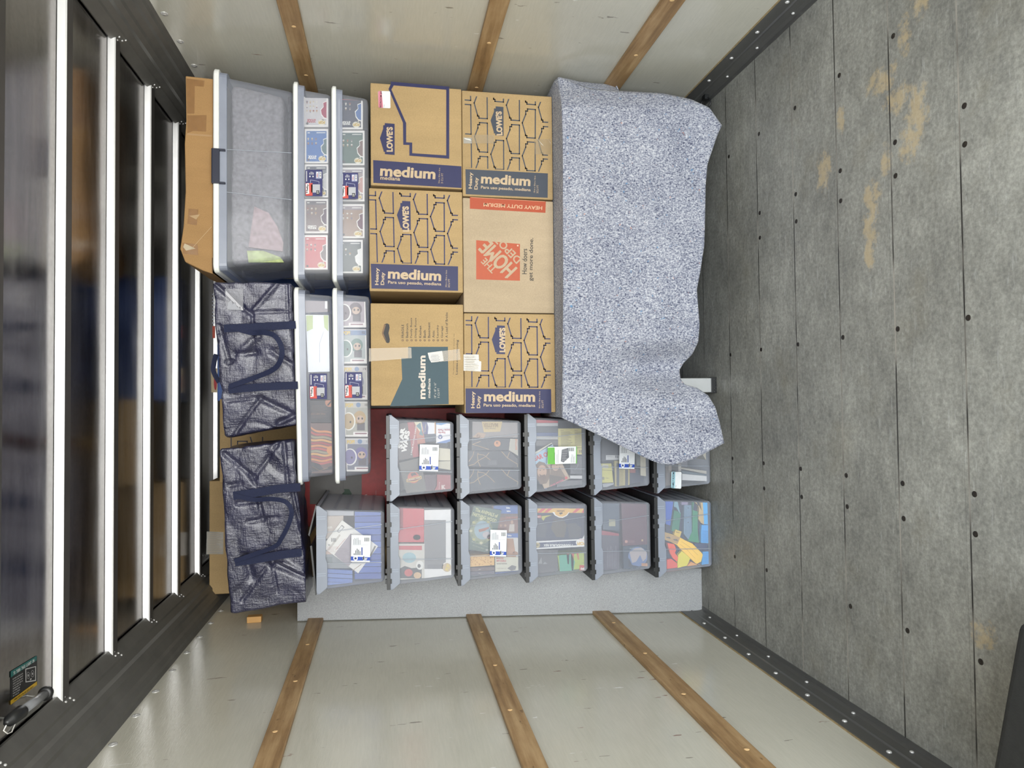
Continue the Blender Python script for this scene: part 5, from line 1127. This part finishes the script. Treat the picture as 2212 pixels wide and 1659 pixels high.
for t in (t3, t4):      # the left pair stands a little askew, its far end pushed back
    pv = Vector((.500, YT, 0)); t.location = pv + Matrix.Rotation(math.radians(-YAW), 3, 'Z') @ (t.location - pv); t.rotation_euler = (0, 0, math.radians(-YAW))
for (ya, yb) in ((322, 331), (414, 432)):
    b = MB(); qa = P(487, ya, YT - .001); qb = P(630, yb, YT + .020)
    b.prism([(qa[0] - .0012, YT + .0045, qa[2]), (qa[0] + .0012, YT + .0045, qa[2]), (qb[0] + .0012, YT + .0175, qb[2]), (qb[0] - .0012, YT + .0175, qb[2])], (0, -.002, 0)); b.build('moulded_crease', mat('pale_crease', (150, 156, 166), .35), tb_)
YP = YT + .034; YL = SL + .034
def pop(label, zm, pts, Y, side, bandc, field, logo=True, num=None, seed=0, hero=(150, 70, 80), title=None):
    """figure carton: white frame, coloured print field, small figures and a speech-bubble mark"""
    def art(A):
        (x0, y0), (x1, y1) = pts[0], pts[2]; w_, h_ = x1 - x0, y1 - y0
        A.poly(R4(x0 + w_ * .07, y0 + h_ * .06, x1 - w_ * .07, y1 - h_ * .05), field); A.up()
        if side == 'back':
            A.rect(x0 + w_ * .07, y0 + h_ * .06, x1 - w_ * .07, y0 + h_ * .17, bandc); A.up()
            A.rect(x0 + w_ * .12, y0 + h_ * .10, x0 + w_ * .22, y0 + h_ * .125, WHITE).rect(x0 + w_ * .5, y0 + h_ * .10, x1 - w_ * .12, y0 + h_ * .12, WHITE)
            rd = random.Random(seed); skins = ((206, 196, 170), (120, 110, 120), (190, 150, 110), (226, 222, 214), (150, 90, 80))
            for r_ in range(3 if seed % 2 else 2):
                for c_ in range(4 if seed % 2 else 3):
                    x = x0 + w_ * (.15 + c_ * (.13 if seed % 2 else .165)); y = y0 + h_ * (.28 + r_ * .13); q = skins[rd.randrange(5)]
                    A.oval(x, y, w_ * .038, h_ * .026, q, 10).oval(x, y + h_ * .035, w_ * .022, h_ * .022, skins[rd.randrange(5)], 8)
            A.poly([(x1 - w_ * .07, y0 + h_ * .26), (x1 - w_ * .22, y0 + h_ * .30), (x1 - w_ * .20, y0 + h_ * .42), (x1 - w_ * .32, y0 + h_ * .50), (x1 - w_ * .29, y0 + h_ * .66), (x1 - w_ * .18, y0 + h_ * .76), (x1 - w_ * .07, y0 + h_ * .78)], WHITE); A.up()
            A.poly([(x1 - w_ * .07, y0 + h_ * .28), (x1 - w_ * .20, y0 + h_ * .32), (x1 - w_ * .18, y0 + h_ * .43), (x1 - w_ * .29, y0 + h_ * .52), (x1 - w_ * .26, y0 + h_ * .64), (x1 - w_ * .16, y0 + h_ * .73), (x1 - w_ * .07, y0 + h_ * .75)], hero)
            if title:
                for k, t in enumerate(title): A.text(t, x0 + w_ * .32, y0 + h_ * (.80 - .055 * (len(title) - 1 - k) * -1) - h_ * .03 * 0 + h_ * (.0), w_ * .36, h_ * .052, WHITE if sum(field) < 520 else (180, 40, 60), 180, .05)
            A.oval(x1 - w_ * .26, y1 - h_ * .13, w_ * .16, h_ * .085, (238, 234, 214)); A.poly([(x1 - w_ * .26, y1 - h_ * .20), (x1 - w_ * .14, y1 - h_ * .25), (x1 - w_ * .18, y1 - h_ * .18)], (238, 234, 214)); A.up()
            A.text('POP!', x1 - w_ * .26, y1 - h_ * .13, w_ * .26, h_ * .09, (214, 180, 84), 180, .08); A.oval(x0 + w_ * .16, y1 - h_ * .10, w_ * .05, h_ * .035, (90, 84, 84), 12)
        else:
            A.rect(x0 + w_ * .03, y0 + h_ * .02, x1 - w_ * .03, y0 + h_ * .17, bandc); A.up(); A.text('POP!', x0 + w_ * .20, y0 + h_ * .10, w_ * .30, h_ * .12, (226, 196, 110), 0, .08)
            A.oval(x0 + w_ * .55, y0 + h_ * .09, w_ * .09, h_ * .07, (110, 140, 180), 14); A.text(num or '01', x1 - w_ * .14, y0 + h_ * .09, w_ * .12, h_ * .07, (60, 56, 56), 0, .02)
            A.oval(x0 + w_ * .60, y0 + h_ * .46, w_ * .24, h_ * .20, hero, 18).poly(R4(x0 + w_ * .5, y0 + h_ * .6, x0 + w_ * .8, y0 + h_ * .82), (96, 90, 96)); A.up()
            A.oval(x0 + w_ * .18, y0 + h_ * .56, w_ * .26, h_ * .26, WHITE, 18); A.up(); A.oval(x0 + w_ * .16, y0 + h_ * .56, w_ * .23, h_ * .23, tuple(int(v * .8 + 40) for v in hero), 18).oval(x0 + w_ * .62, y0 + h_ * .50, w_ * .15, h_ * .11, (206, 176, 154), 14); A.up()
            for xx, yy in ((.56, .48), (.70, .48), (.24, .58)): A.oval(x0 + w_ * xx, y0 + h_ * yy, w_ * .035, h_ * .035, (40, 36, 40), 10)
            A.rect(x0 + w_ * .35, y0 + h_ * .86, x1 - w_ * .05, y0 + h_ * .96, (232, 228, 226)); A.up(); A.rect(x0 + w_ * .42, y0 + h_ * .89, x1 - w_ * .12, y0 + h_ * .93, (150, 110, 120))
    return slab('figure_box', label, 'box', zm, pts, Y, .09, (228, 226, 224), art=art)
G = 'figure boxes in the clear totes'
pop('white framed grey figure box with red figure, topmost end of the upper shallow tote', Z1, R4(878, 250, 1050, 492), YP, 'back', (58, 62, 84), (206, 204, 208), seed=1, hero=(170, 44, 80), title=('WARS', 'STAR'))
pop('bright blue figure box in the upper shallow tote', Z1, R4(888, 506, 1050, 742), YP, 'back', (62, 116, 180), (52, 112, 184), seed=2, hero=(84, 116, 116), title=('WARS', 'STAR'))
pop('dark grey figure box behind the product label of the upper shallow tote', Z1, R4(888, 750, 1050, 978), YP, 'back', (78, 84, 98), (120, 126, 134), seed=4, hero=(206, 206, 206))
pop('brown and mauve figure box in the upper shallow tote', Z1, R4(885, 988, 1050, 1224), YP, 'back', (96, 92, 98), (124, 106, 104), seed=6, hero=(100, 80, 96), title=('RINGS', 'LORD'))
pop('coral red figure box at the lowest end of the upper shallow tote', Z1, R4(880, 1238, 1046, 1475), YP, 'back', (196, 84, 88), (206, 110, 112), seed=8, hero=(130, 120, 120))
pop('navy figure box with a red band, topmost end of the lower shallow tote', Z1, R4(1118, 262, 1288, 508), YP, 'back', (196, 70, 84), (50, 58, 80), seed=10, hero=(64, 110, 176), title=('WARS', 'STAR'))
pop('dark green forest figure box in the lower shallow tote', Z1, R4(1130, 518, 1300, 755), YP, 'back', (66, 96, 92), (74, 104, 92), seed=12, hero=(124, 92, 84))
pop('pale pinkish figure box behind the product label of the lower shallow tote', Z1, R4(1130, 772, 1300, 1005), YP, 'back', (150, 144, 152), (170, 160, 160), seed=14, hero=(206, 160, 150))
pop('tan brown figure box in the lower shallow tote of the right pair', Z1, R4(1128, 1024, 1300, 1258), YP, 'back', (150, 140, 146), (158, 132, 114), seed=16, hero=(110, 70, 84))
pop('dark figure box lowest in the lower shallow tote of the right pair', Z1, R4(1118, 1270, 1288, 1500), YP, 'back', (86, 92, 96), (92, 100, 98), seed=18, hero=(226, 226, 226))
# rotated pair: build level positions from photo, totes are tilted afterwards, so items are placed directly
P4 = []
P4.append(pop('pink framed figure box number 01, topmost end of the left lower tote', Z6, [(1048, 188), (1240, 188), (1248, 440), (1056, 440)], YL, 'front', (214, 206, 206), (176, 164, 172), num='01', hero=(96, 78, 88)))
P4.append(pop('blue banded figure box number 02 in the left lower tote', Z6, [(1062, 455), (1248, 455), (1254, 710), (1068, 710)], YL, 'front', (120, 140, 176), (178, 186, 186), num='02', hero=(96, 130, 120)))
P4.append(pop('figure box behind the product label of the left lower tote', Z6, [(1074, 728), (1258, 728), (1262, 980), (1080, 980)], YL, 'front', (206, 200, 196), (196, 196, 190), num='19', hero=(150, 150, 170)))
P4.append(pop('figure box with a fair haired figure number 105 in the left lower tote', Z6, [(1084, 995), (1266, 995), (1276, 1256), (1092, 1256)], YL, 'front', (200, 196, 190), (176, 176, 166), num='105', hero=(190, 160, 110)))
P4.append(pop('figure box with a purple figure, lowest end of the left lower tote', Z6, [(1094, 1270), (1278, 1270), (1288, 1515), (1102, 1515)], YL, 'front', (196, 196, 200), (120, 122, 140), num='111', hero=(110, 100, 160)))
# the black and orange books of the left upper tote
def a_(A):
    A.text('THE ART OF', 890, 1085, 110, 14, (150, 110, 80), 180).lines(840, 1020, 990, 1120, 9, (96, 80, 74), 3, seed=7).oval(975, 1000, 34, 34, (196, 130, 96)); A.up(); A.poly([(955, 1020), (985, 985), (995, 1000), (965, 1025)], BLACK)
slab('art_book', 'black art book with an orange medallion in the left upper tote', 'book', Z6, [(828, 985), (994, 985), (998, 1150), (832, 1150)], YL, .2, (52, 50, 54), art=a_)
def a_(A):
    cs = ((222, 150, 96), (196, 100, 96), (160, 156, 130), (226, 176, 110), (176, 84, 88))
    def wv(y, x): return y + 26 * math.sin((x - 830) / 62 + y / 95) + 14 * math.sin((x - 830) / 31 + y / 60) + (x - 830) * .22
    xs_ = [836 + 10 * i for i in range(17)]
    for k in range(12):
        y = 1172 + k * 24; A.poly([(x, wv(y, x)) for x in xs_] + [(x, wv(y, x) + 15) for x in xs_[::-1]], cs[k % 5])
    A.up(); A.oval(985, 1358, 32, 32, (226, 160, 100)).poly([(838, 1440), (900, 1460), (930, 1500), (1000, 1470), (1004, 1500), (842, 1520)], (60, 58, 62)).line([(845, 1480), (900, 1510), (960, 1490)], 4, GOLD)
slab('art_book', 'orange and pink swirling art book at the lower end of the left upper tote', 'book', Z6, [(832, 1155), (998, 1155), (1006, 1525), (842, 1530)], YL + .002, .2, (120, 96, 92), art=a_)
def a_(A): A.poly([(800, 350), (850, 350), (850, 450), (805, 470)], (190, 206, 140)).poly([(930, 350), (965, 350), (965, 470), (935, 440)], (190, 206, 140)).line([(930, 470), (900, 560), (900, 700)], 3, (170, 176, 190))
slab('white_sheet', 'folded white sheet with green leaf corners in the left upper tote', 'sheet', Z6, [(795, 345), (968, 348), (975, 770), (815, 775)], YL, .25, (224, 228, 236), art=a_)
slab('grey_sheet', 'folded grey mauve cloth with a white tag, topmost end of the left upper tote', 'cloth', Z6, [(790, 195), (955, 190), (960, 325), (793, 330)], YL, .25, (150, 140, 148), art=lambda A: A.rect(940, 232, 958, 300, (226, 226, 228)))
slab('dark_book', 'dark book edge behind the label of the left upper tote', 'book', Z6, [(816, 778), (975, 778), (990, 980), (826, 980)], YL + .004, .2, (74, 72, 82))

# product labels stuck on the shallow totes
LASTLAB = []
def hefty(parent, zm, x0, y0, x1, y1, Y):
    w_, h_ = x1 - x0, y1 - y0; X_ = lambda t: x0 + w_ * t; Y_ = lambda t: y0 + h_ * t
    A = Art(Y, zm); A.rect(x0, y0, x1, y1, (48, 50, 110)); A.up()
    A.rect(X_(.02), Y_(.5), X_(.42), Y_(.98), (220, 84, 70)).rect(X_(.35), Y_(.55), X_(.86), Y_(.86), (196, 198, 204)).rect(X_(.62), Y_(.06), X_(.95), Y_(.34), (150, 156, 190)); A.up()
    A.poly([(X_(.03), Y_(.52)), (X_(.21), Y_(.50)), (X_(.23), Y_(.9)), (X_(.05), Y_(.92))], (236, 236, 236)).rect(X_(.64), Y_(.08), X_(.76), Y_(.30), (226, 228, 236)).rect(X_(.82), Y_(.08), X_(.94), Y_(.30), (236, 236, 236)).rect(X_(.64), Y_(.78), X_(.82), Y_(.94), (30, 30, 34)).rect(X_(.06), Y_(.04), X_(.1), Y_(.44), WHITE); A.up()
    A.text('Hefty', X_(.125), Y_(.70), h_ * .34, w_ * .13, BLACK, 86, .04).text('59', X_(.73), Y_(.86), h_ * .10, w_ * .12, WHITE, 90)
    A.oval(X_(.27), Y_(.25), w_ * .04, h_ * .03, WHITE, 10).oval(X_(.45), Y_(.25), w_ * .04, h_ * .03, WHITE, 10).lines(X_(.22), Y_(.06), X_(.5), Y_(.18), 4, WHITE, w_ * .025, vert=True).line([(X_(.3), Y_(.5)), (X_(.3), Y_(.38)), (X_(.8), Y_(.44)), (X_(.8), Y_(.52))], w_ * .02, (200, 204, 226)).lines(X_(.66), Y_(.1), X_(.74), Y_(.28), 3, (180, 60, 60), w_ * .015, vert=True).barcode(X_(.84), Y_(.1), X_(.92), Y_(.28), n=8, vert=False)
    LASTLAB.append(A.build('product_label', None, parent)); LASTLAB[-1]['label'] = 'navy, red and white product label'
hefty(t1, Z1, 892, 788, 1010, 970, YT + .003); hefty(t2, Z1, 1140, 808, 1256, 988, YT + .003)
for t, q in ((t3, (826, 785, 955, 975)), (t4, (1088, 775, 1218, 968))):
    n0 = len(bpy.data.objects); hefty(None, Z6, *q, SL + .003)
    o = bpy.data.objects[[k for k in bpy.data.objects.keys() if k.startswith('product_label')][-1]]; o = LASTLAB[-1]
    bpy.context.view_layer.update(); o.parent = t; o.matrix_parent_inverse = (Matrix.Translation(t.location) @ Matrix.Rotation(math.radians(-YAW), 4, 'Z')).inverted()
# fleece and cloths in the big tote
def soft(name, m_, x0, x1, y0, y1, z0, z1, cuts=(24, 12, 12), amp=.008, seed=1, rnd=.03, freq=9, parent=None, warp=None, creases=()):
    """cloth-like rounded block with lumps"""
    b = MB(); nx, ny, nz = cuts; idx = {}; vs = []; fs = []
    def vid(i, j, k):
        if (i, j, k) not in idx:
            idx[(i, j, k)] = len(vs); vs.append([i / nx * 2 - 1, j / ny * 2 - 1, k / nz * 2 - 1])
        return idx[(i, j, k)]
    for i in range(nx):
        for j in range(ny): fs += [(vid(i, j, 0), vid(i, j + 1, 0), vid(i + 1, j + 1, 0), vid(i + 1, j, 0)), (vid(i, j, nz), vid(i + 1, j, nz), vid(i + 1, j + 1, nz), vid(i, j + 1, nz))]
    for i in range(nx):
        for k in range(nz): fs += [(vid(i, 0, k), vid(i + 1, 0, k), vid(i + 1, 0, k + 1), vid(i, 0, k + 1)), (vid(i, ny, k), vid(i, ny, k + 1), vid(i + 1, ny, k + 1), vid(i + 1, ny, k))]
    for j in range(ny):
        for k in range(nz): fs += [(vid(0, j, k), vid(0, j, k + 1), vid(0, j + 1, k + 1), vid(0, j + 1, k)), (vid(nx, j, k), vid(nx, j + 1, k), vid(nx, j + 1, k + 1), vid(nx, j, k + 1))]
    hx, hy, hz = (x1 - x0) / 2, (y1 - y0) / 2, (z1 - z0) / 2; c = ((x0 + x1) / 2, (y0 + y1) / 2, (z0 + z1) / 2); out = []
    for v in vs:
        p = Vector((v[0] * hx, v[1] * hy, v[2] * hz))
        q = Vector((max(-hx + rnd, min(hx - rnd, p.x)), max(-hy + rnd, min(hy - rnd, p.y)), max(-hz + rnd, min(hz - rnd, p.z))))
        d = p - q
        n_ = d.normalized() if d.length > 1e-6 else Vector((0, -1, 0))
        p = q + n_ * rnd if d.length > 1e-6 else p
        w_ = p + Vector(c); f = noise.noise(w_ * freq + Vector((seed, 0, 0))) + .5 * noise.noise(w_ * freq * 2.3 + Vector((0, seed, 0)))
        f2 = abs(noise.noise(w_ * freq * .7 + Vector((seed * 3, 1, 2))))
        w_ = w_ + n_ * (amp * f - amp * (1 - min(1, f2 * 6)) * .8 - amp)
        for (ax_, az, bx, bz, dep, wid) in creases:      # fold lines on the front, world X/Z
            L2 = (bx - ax_) ** 2 + (bz - az) ** 2; t = max(0, min(1, ((w_.x - ax_) * (bx - ax_) + (w_.z - az) * (bz - az)) / L2))
            dd = math.hypot(w_.x - ax_ - t * (bx - ax_), w_.z - az - t * (bz - az))
            if v[1] < -.9: w_.y += dep * math.exp(-(dd / wid) ** 2) * (1 - .3 * t)
        if warp: w_ = Vector(warp(w_))
        out.append(w_)
    b.add(out, fs, m_, True); return b.build(name, None, parent)
fl = soft('fleece_blanket', mat('grey_fleece', (122, 121, 126), .95, spec=.1, noise_s=60, noise_a=.25, bump=1, bump_s=160), .592, 1.388, 3.072, 3.44, 2.006, 2.238, amp=.007, freq=8, seed=3, warp=lambda w_: (.99 + (w_.x - .99) * (.925 + .075 * (w_.z - 2.0) / .238), w_.y + .012 * (1 - (w_.z - 2.0) / .238), w_.z))
tag(fl, 'mottled grey fleece filling the big clear tote', 'fleece')
fl = soft('throw', mat('dark_fleece', (58, 58, 62), .95, spec=.1, noise_s=60, noise_a=.5, bump=1, bump_s=120), .64, 1.35, 3.08, 3.42, 1.976, 2.000, amp=.004, freq=18, seed=5, rnd=.012, cuts=(30, 10, 6))
tag(fl, 'dark shaggy throw lying at the base of the big clear tote', 'throw')
def ppoly(name, label, zm, pts, Y, m_):
    b = MB(); b.prism([P(*zoomp(zm, *p), Y) for p in pts], (0, .012, 0)); o = fixn(b.build(name, m_, None)); return tag(o, label, 'cloth')
ppoly('folded_cloth', 'pinkish folded cloth showing at the middle of the big clear tote', Z1, [(540, 1040), (640, 1085), (700, 1180), (740, 1290), (735, 1350), (500, 1320), (520, 1180)], 3.062, mat('pink_cloth', (150, 132, 136), .9, noise_s=50, noise_a=.2, bump=.6, bump_s=90))
ppoly('folded_cloth', 'yellow green folded cloth in the lower corner of the big clear tote', Z1, [(490, 1345), (600, 1345), (720, 1390), (745, 1425), (500, 1425)], 3.062, mat('green_cloth', (160, 172, 120), .9, noise_s=40, noise_a=.25, bump=.6, bump_s=90))

# ================================================================ TOP CARTON
r = empty('battered_carton', (.98, 3.28, 2.2955), 'battered flat brown carton with taped edges on top of the big clear tote', 'carton')
b = MB(); pts = [(1.385, 2.2955), (1.39, 2.405), (1.20, 2.402), (1.10, 2.408), (.90, 2.404), (.75, 2.412), (.655, 2.425), (.60, 2.405), (.565, 2.335), (.552, 2.2955)]
b.prism([(x, 3.055, z) for x, z in pts], (0, .40, 0)); o = fixn(b.build('carton_body', KRAFT3, r, bevel=.004))
A = Art(3.055, Z1)
for q in ([(72, 158), (198, 172), (192, 215), (130, 210), (128, 400), (78, 400)], [(78, 412), (212, 410), (208, 525), (120, 520), (78, 535)], [(88, 1055), (155, 1060), (145, 1170), (78, 1160)], [(45, 1290), (150, 1300), (155, 1378), (48, 1365)]):
    A = Art(3.055, Z1); A.poly(q, TAPEB).done(r, 'tape_strip', 'brown tape patch')
A = Art(3.055, Z1); A.up()
A.poly([(78, 535), (248, 548), (248, 560), (78, 548)], (190, 152, 106)).line([(246, 1180), (200, 1230), (110, 1330)], 3, (206, 176, 132)).poly([(60, 1295), (135, 1330), (70, 1345), (50, 1320)], (206, 190, 160)).poly([(92, 1105), (165, 1095), (140, 1130)], (196, 164, 120))
A.done(r, 'crease_marks')
b = MB(); b.box(.557, .62, 3.053, 3.46, 2.2955, 2.2985); b.build('bottom_flap', mat('dark_kraft', (96, 70, 44), .8, noise_s=30, noise_a=.3), r)

# ================================================================ NAVY BAGS
STRAP = mat('navy_webbing', (28, 34, 60), .75, spec=.3, noise_s=200, noise_a=.15, bump=.3, bump_s=300)
def ribbon(b, pts, wid, Y, thick=.002):
    """flat webbing along photo-frame points; each point (x, y[, lift])"""
    W_ = [Vector(P(p[0], p[1], Y - (p[2] if len(p) > 2 else 0))) for p in pts]; n = len(W_)
    # resample smooth
    sm = []
    for i in range(n - 1):
        p0 = W_[max(i - 1, 0)]; p1 = W_[i]; p2 = W_[i + 1]; p3 = W_[min(i + 2, n - 1)]
        for k in range(6):
            t = k / 6; sm.append(.5 * ((2 * p1) + (p2 - p0) * t + (2 * p0 - 5 * p1 + 4 * p2 - p3) * t * t + (3 * p1 - p0 - 3 * p2 + p3) * t ** 3))
    sm.append(W_[-1]); L_ = []; R_ = []
    for i, p in enumerate(sm):
        d = (sm[min(i + 1, len(sm) - 1)] - sm[max(i - 1, 0)]); d.y *= .2; d.normalize(); s_ = d.cross(Vector((0, 1, 0))).normalized() * wid / 2; L_.append(p + s_); R_.append(p - s_)
    k = len(L_); vs = L_ + R_ + [q + Vector((0, thick, 0)) for q in L_] + [q + Vector((0, thick, 0)) for q in R_]
    fs = []
    for i in range(k - 1): fs += [(i, i + 1, k + i + 1, k + i), (2 * k + i, 3 * k + i, 3 * k + i + 1, 2 * k + i + 1), (i, 2 * k + i, 2 * k + i + 1, i + 1), (k + i, k + i + 1, 3 * k + i + 1, 3 * k + i)]
    b.add(vs, fs, None, False)
def zp(zm, *p): return zoomp(zm, p[0], p[1]) + tuple(p[2:])
def xz(zm, x, y, Y=3.0): q = P(*zoomp(zm, x, y), Y); return (q[0], q[2])
def cre(zm, lst): return [(*xz(zm, a, c), *xz(zm, d, e), dep, wid) for (a, c, d, e, dep, wid) in lst]
def make_bag(label, C4, zm, SLB, D, creases, seed):
    TLc, TRc, BRc, BLc = C4   # photo corners: top-left ... in image order (left = top of the bag)
    W4 = [P(*zoomp(zm, *c), SLB) for c in C4]; yf = 3.0
    xs = [q[0] for q in W4]; zs = [q[2] for q in W4]; x0, x1, z0, z1 = min(xs), max(xs), min(zs), max(zs)
    r = empty('moving_bag', ((x0 + x1) / 2, yf + D / 2, z0), label, 'bag', None)
    def warp(w_):
        u = (z1 - w_.z) / (z1 - z0); v = (x1 - w_.x) / (x1 - x0)
        q = (1 - u) * (1 - v) * W4[0] + u * (1 - v) * W4[1] + u * v * W4[2] + (1 - u) * v * W4[3]
        zf = 1.9685 if (q[0] > -.375 or SLB.x0 > 0) else 1.9685 - .030 * min(1, (-.375 - q[0]) / .04)
        q[2] = max(q[2], zf)
        return (q[0], w_.y - yf + SLB.y0 + (SLB.x0 - q[0]) * SLB.k, q[2])
    cr = []
    for (ax_, az, bx, bz, dep, wid) in creases: cr.append((ax_, az, bx, bz, dep, wid))
    o = soft('bag_body', TARP, x0, x1, yf, yf + D, z0, z1, cuts=(110, 16, 60), amp=.007, rnd=.022, freq=7, seed=seed, parent=r, warp=warp, creases=cr)
    return r
SB1 = Slant(3.0, .53, .18); SB2 = Slant(3.09, -.15, .15)
bag1 = make_bag('upper navy woven bag with strap handle and a clear label pocket', [(78, 75), (700, 85), (738, 1180), (168, 1285)], Z6, SB1, .40,
    cre(Z6, [(90, 90, 385, 350, .018, .008), (590, 110, 395, 320, -.014, .008), (385, 350, 385, 640, .010, .006), (230, 640, 400, 640, .014, .012), (170, 1280, 410, 1010, .014, .008), (410, 1010, 700, 1190, .016, .012), (380, 330, 690, 330, .010, .006), (660, 100, 660, 400, .010, .005), (680, 420, 730, 820, .012, .006), (120, 420, 180, 700, .010, .010), (160, 700, 215, 690, .010, .008), (140, 1000, 420, 1000, .010, .006), (550, 1230, 720, 1180, .03, .012), (420, 520, 260, 640, -.014, .016), (520, 640, 700, 780, .012, .012)]), 2)
bag2 = make_bag('lower navy woven bag with a long strap handle above the top left bin', [(140, 168), (735, 105), (868, 1385), (222, 1495)], Z7, SB2, .30,
    cre(Z7, [(150, 180, 430, 420, .018, .009), (660, 150, 430, 400, .016, .008), (370, 380, 430, 470, .02, .006), (440, 590, 470, 780, .018, .008), (230, 1480, 450, 1220, .014, .009), (510, 1170, 860, 1360, .024, .014), (620, 1180, 840, 1330, -.018, .012), (520, 1170, 540, 1440, .012, .006), (725, 130, 725, 500, .016, .007), (760, 560, 800, 900, .016, .007), (250, 620, 440, 620, .02, .010), (330, 790, 600, 770, .012, .008), (180, 460, 300, 450, .012, .008), (620, 200, 720, 310, -.016, .018), (430, 1080, 510, 1170, .016, .008), (280, 1100, 330, 1300, .018, .02)]), 7)
YS = SB1 - .012
b = MB(); ribbon(b, [zp(Z6, 185, 448), zp(Z6, 380, 440), zp(Z6, 560, 430), zp(Z6, 722, 420)], .033, YS)
o = b.build('strap', STRAP, bag1)
b = MB(); ribbon(b, [zp(Z6, 218, 905), zp(Z6, 400, 890), zp(Z6, 560, 880), zp(Z6, 738, 872)], .033, YS); b.build('strap', STRAP, bag1)
b = MB(); ribbon(b, [zp(Z6, 225, 430, .002), zp(Z6, 380, 478, .006), zp(Z6, 480, 478, .03), zp(Z6, 560, 500, .05), zp(Z6, 610, 570, .06), zp(Z6, 615, 660, .06), zp(Z6, 560, 750, .04), zp(Z6, 400, 820, .012), zp(Z6, 225, 880, .003)], .021, YS, .003); b.build('handle', STRAP, bag1)
b = MB(); ribbon(b, [zp(Z6, 128, 640, 0), zp(Z6, 112, 700, 0), zp(Z6, 108, 770, 0), zp(Z6, 150, 850, 0)], .020, 3.2, .003); b.build('handle', STRAP, bag1)
A = Art(SB1 + .003, Z6); A.poly([(192, 152), (330, 150), (330, 312), (205, 312)], plastic_film('pocket_film', (150, 152, 160), .35, .08, .9)); A.up(); A.poly([(200, 165), (320, 290), (332, 312), (318, 312), (196, 190)], (206, 206, 212)).poly([(215, 260), (240, 235), (250, 270), (270, 250), (285, 290), (310, 285), (312, 308), (212, 305)], (176, 178, 186)); A.done(bag1, 'label_pocket', 'clear plastic label pocket')
YS = SB2 - .012
b = MB(); ribbon(b, [zp(Z7, 265, 545), zp(Z7, 450, 520), zp(Z7, 620, 490), zp(Z7, 790, 478)], .036, YS); b.build('strap', STRAP, bag2)
b = MB(); ribbon(b, [zp(Z7, 280, 1062), zp(Z7, 450, 1038), zp(Z7, 640, 1005), zp(Z7, 800, 985)], .036, YS); b.build('strap', STRAP, bag2)
b = MB(); ribbon(b, [zp(Z7, 270, 540, .004), zp(Z7, 420, 575, .008), zp(Z7, 560, 570, .03), zp(Z7, 670, 590, .05), zp(Z7, 720, 660, .055), zp(Z7, 700, 760, .05), zp(Z7, 640, 880, .04), zp(Z7, 590, 940, .03), zp(Z7, 430, 1000, .012), zp(Z7, 275, 1055, .004)], .019, YS, .003); b.build('handle', STRAP, bag2)

# ================================================================ black case on the floor close to the door
r = empty('black_case', (-.72, 1.0, 0), 'plain black case on the floor in the near left corner, only its edge in view', 'case')
b = MB(); q = [hit(2196, 1340, 2, .30), hit(2139, 1659, 2, .30)]
d = (q[1] - q[0]) / np.linalg.norm(q[1] - q[0]); a0 = q[0]; a1 = q[0] + d * .46; nrm = np.array([-d[1], d[0], 0]);
if nrm[1] > 0: nrm = -nrm
a2 = a1 + nrm * .38; a3 = a0 + nrm * .38
b.prism([(p[0], p[1], .001) for p in (a0, a1, a2, a3)], (0, 0, .299)); o = fixn(b.build('case_shell', mat('dull_black_shell', (30, 31, 30), .7, noise_s=60, noise_a=.2, bump=.3, bump_s=200), r, bevel=.018, bseg=4))

# ---------------------------------------------------------------- repeats share a group
GRP = {'lidded_bin': 'cloudy lidded bins stacked on the floor', 'moving_carton': 'moving cartons on the blanket covered table', 'storage_tote': 'clear totes with white lids',
       'moving_bag': 'navy woven moving bags', 'figure_box': 'boxed figures in the totes and bins', 'disc_case': 'disc cases in the bins', 'film_case': 'film cases in the bins', 'cracked_box': 'dark boxes with golden crack lines',
       'art_book': 'art books in the upper left tote', 'folded_cloth': 'folded cloths in the big tote', 'dark_backing_box': 'charcoal boxes lining the bins', 'slate_backing_box': 'slate boxes lining the bins', 'pouch': 'cloth pouches in the top right bin', 'toy_box': 'toy boxes in the bins'}
for o in bpy.data.objects:
    k = o.name.split('.')[0]
    if o.parent is None and k in GRP and not o.get('group'): o['group'] = GRP[k]
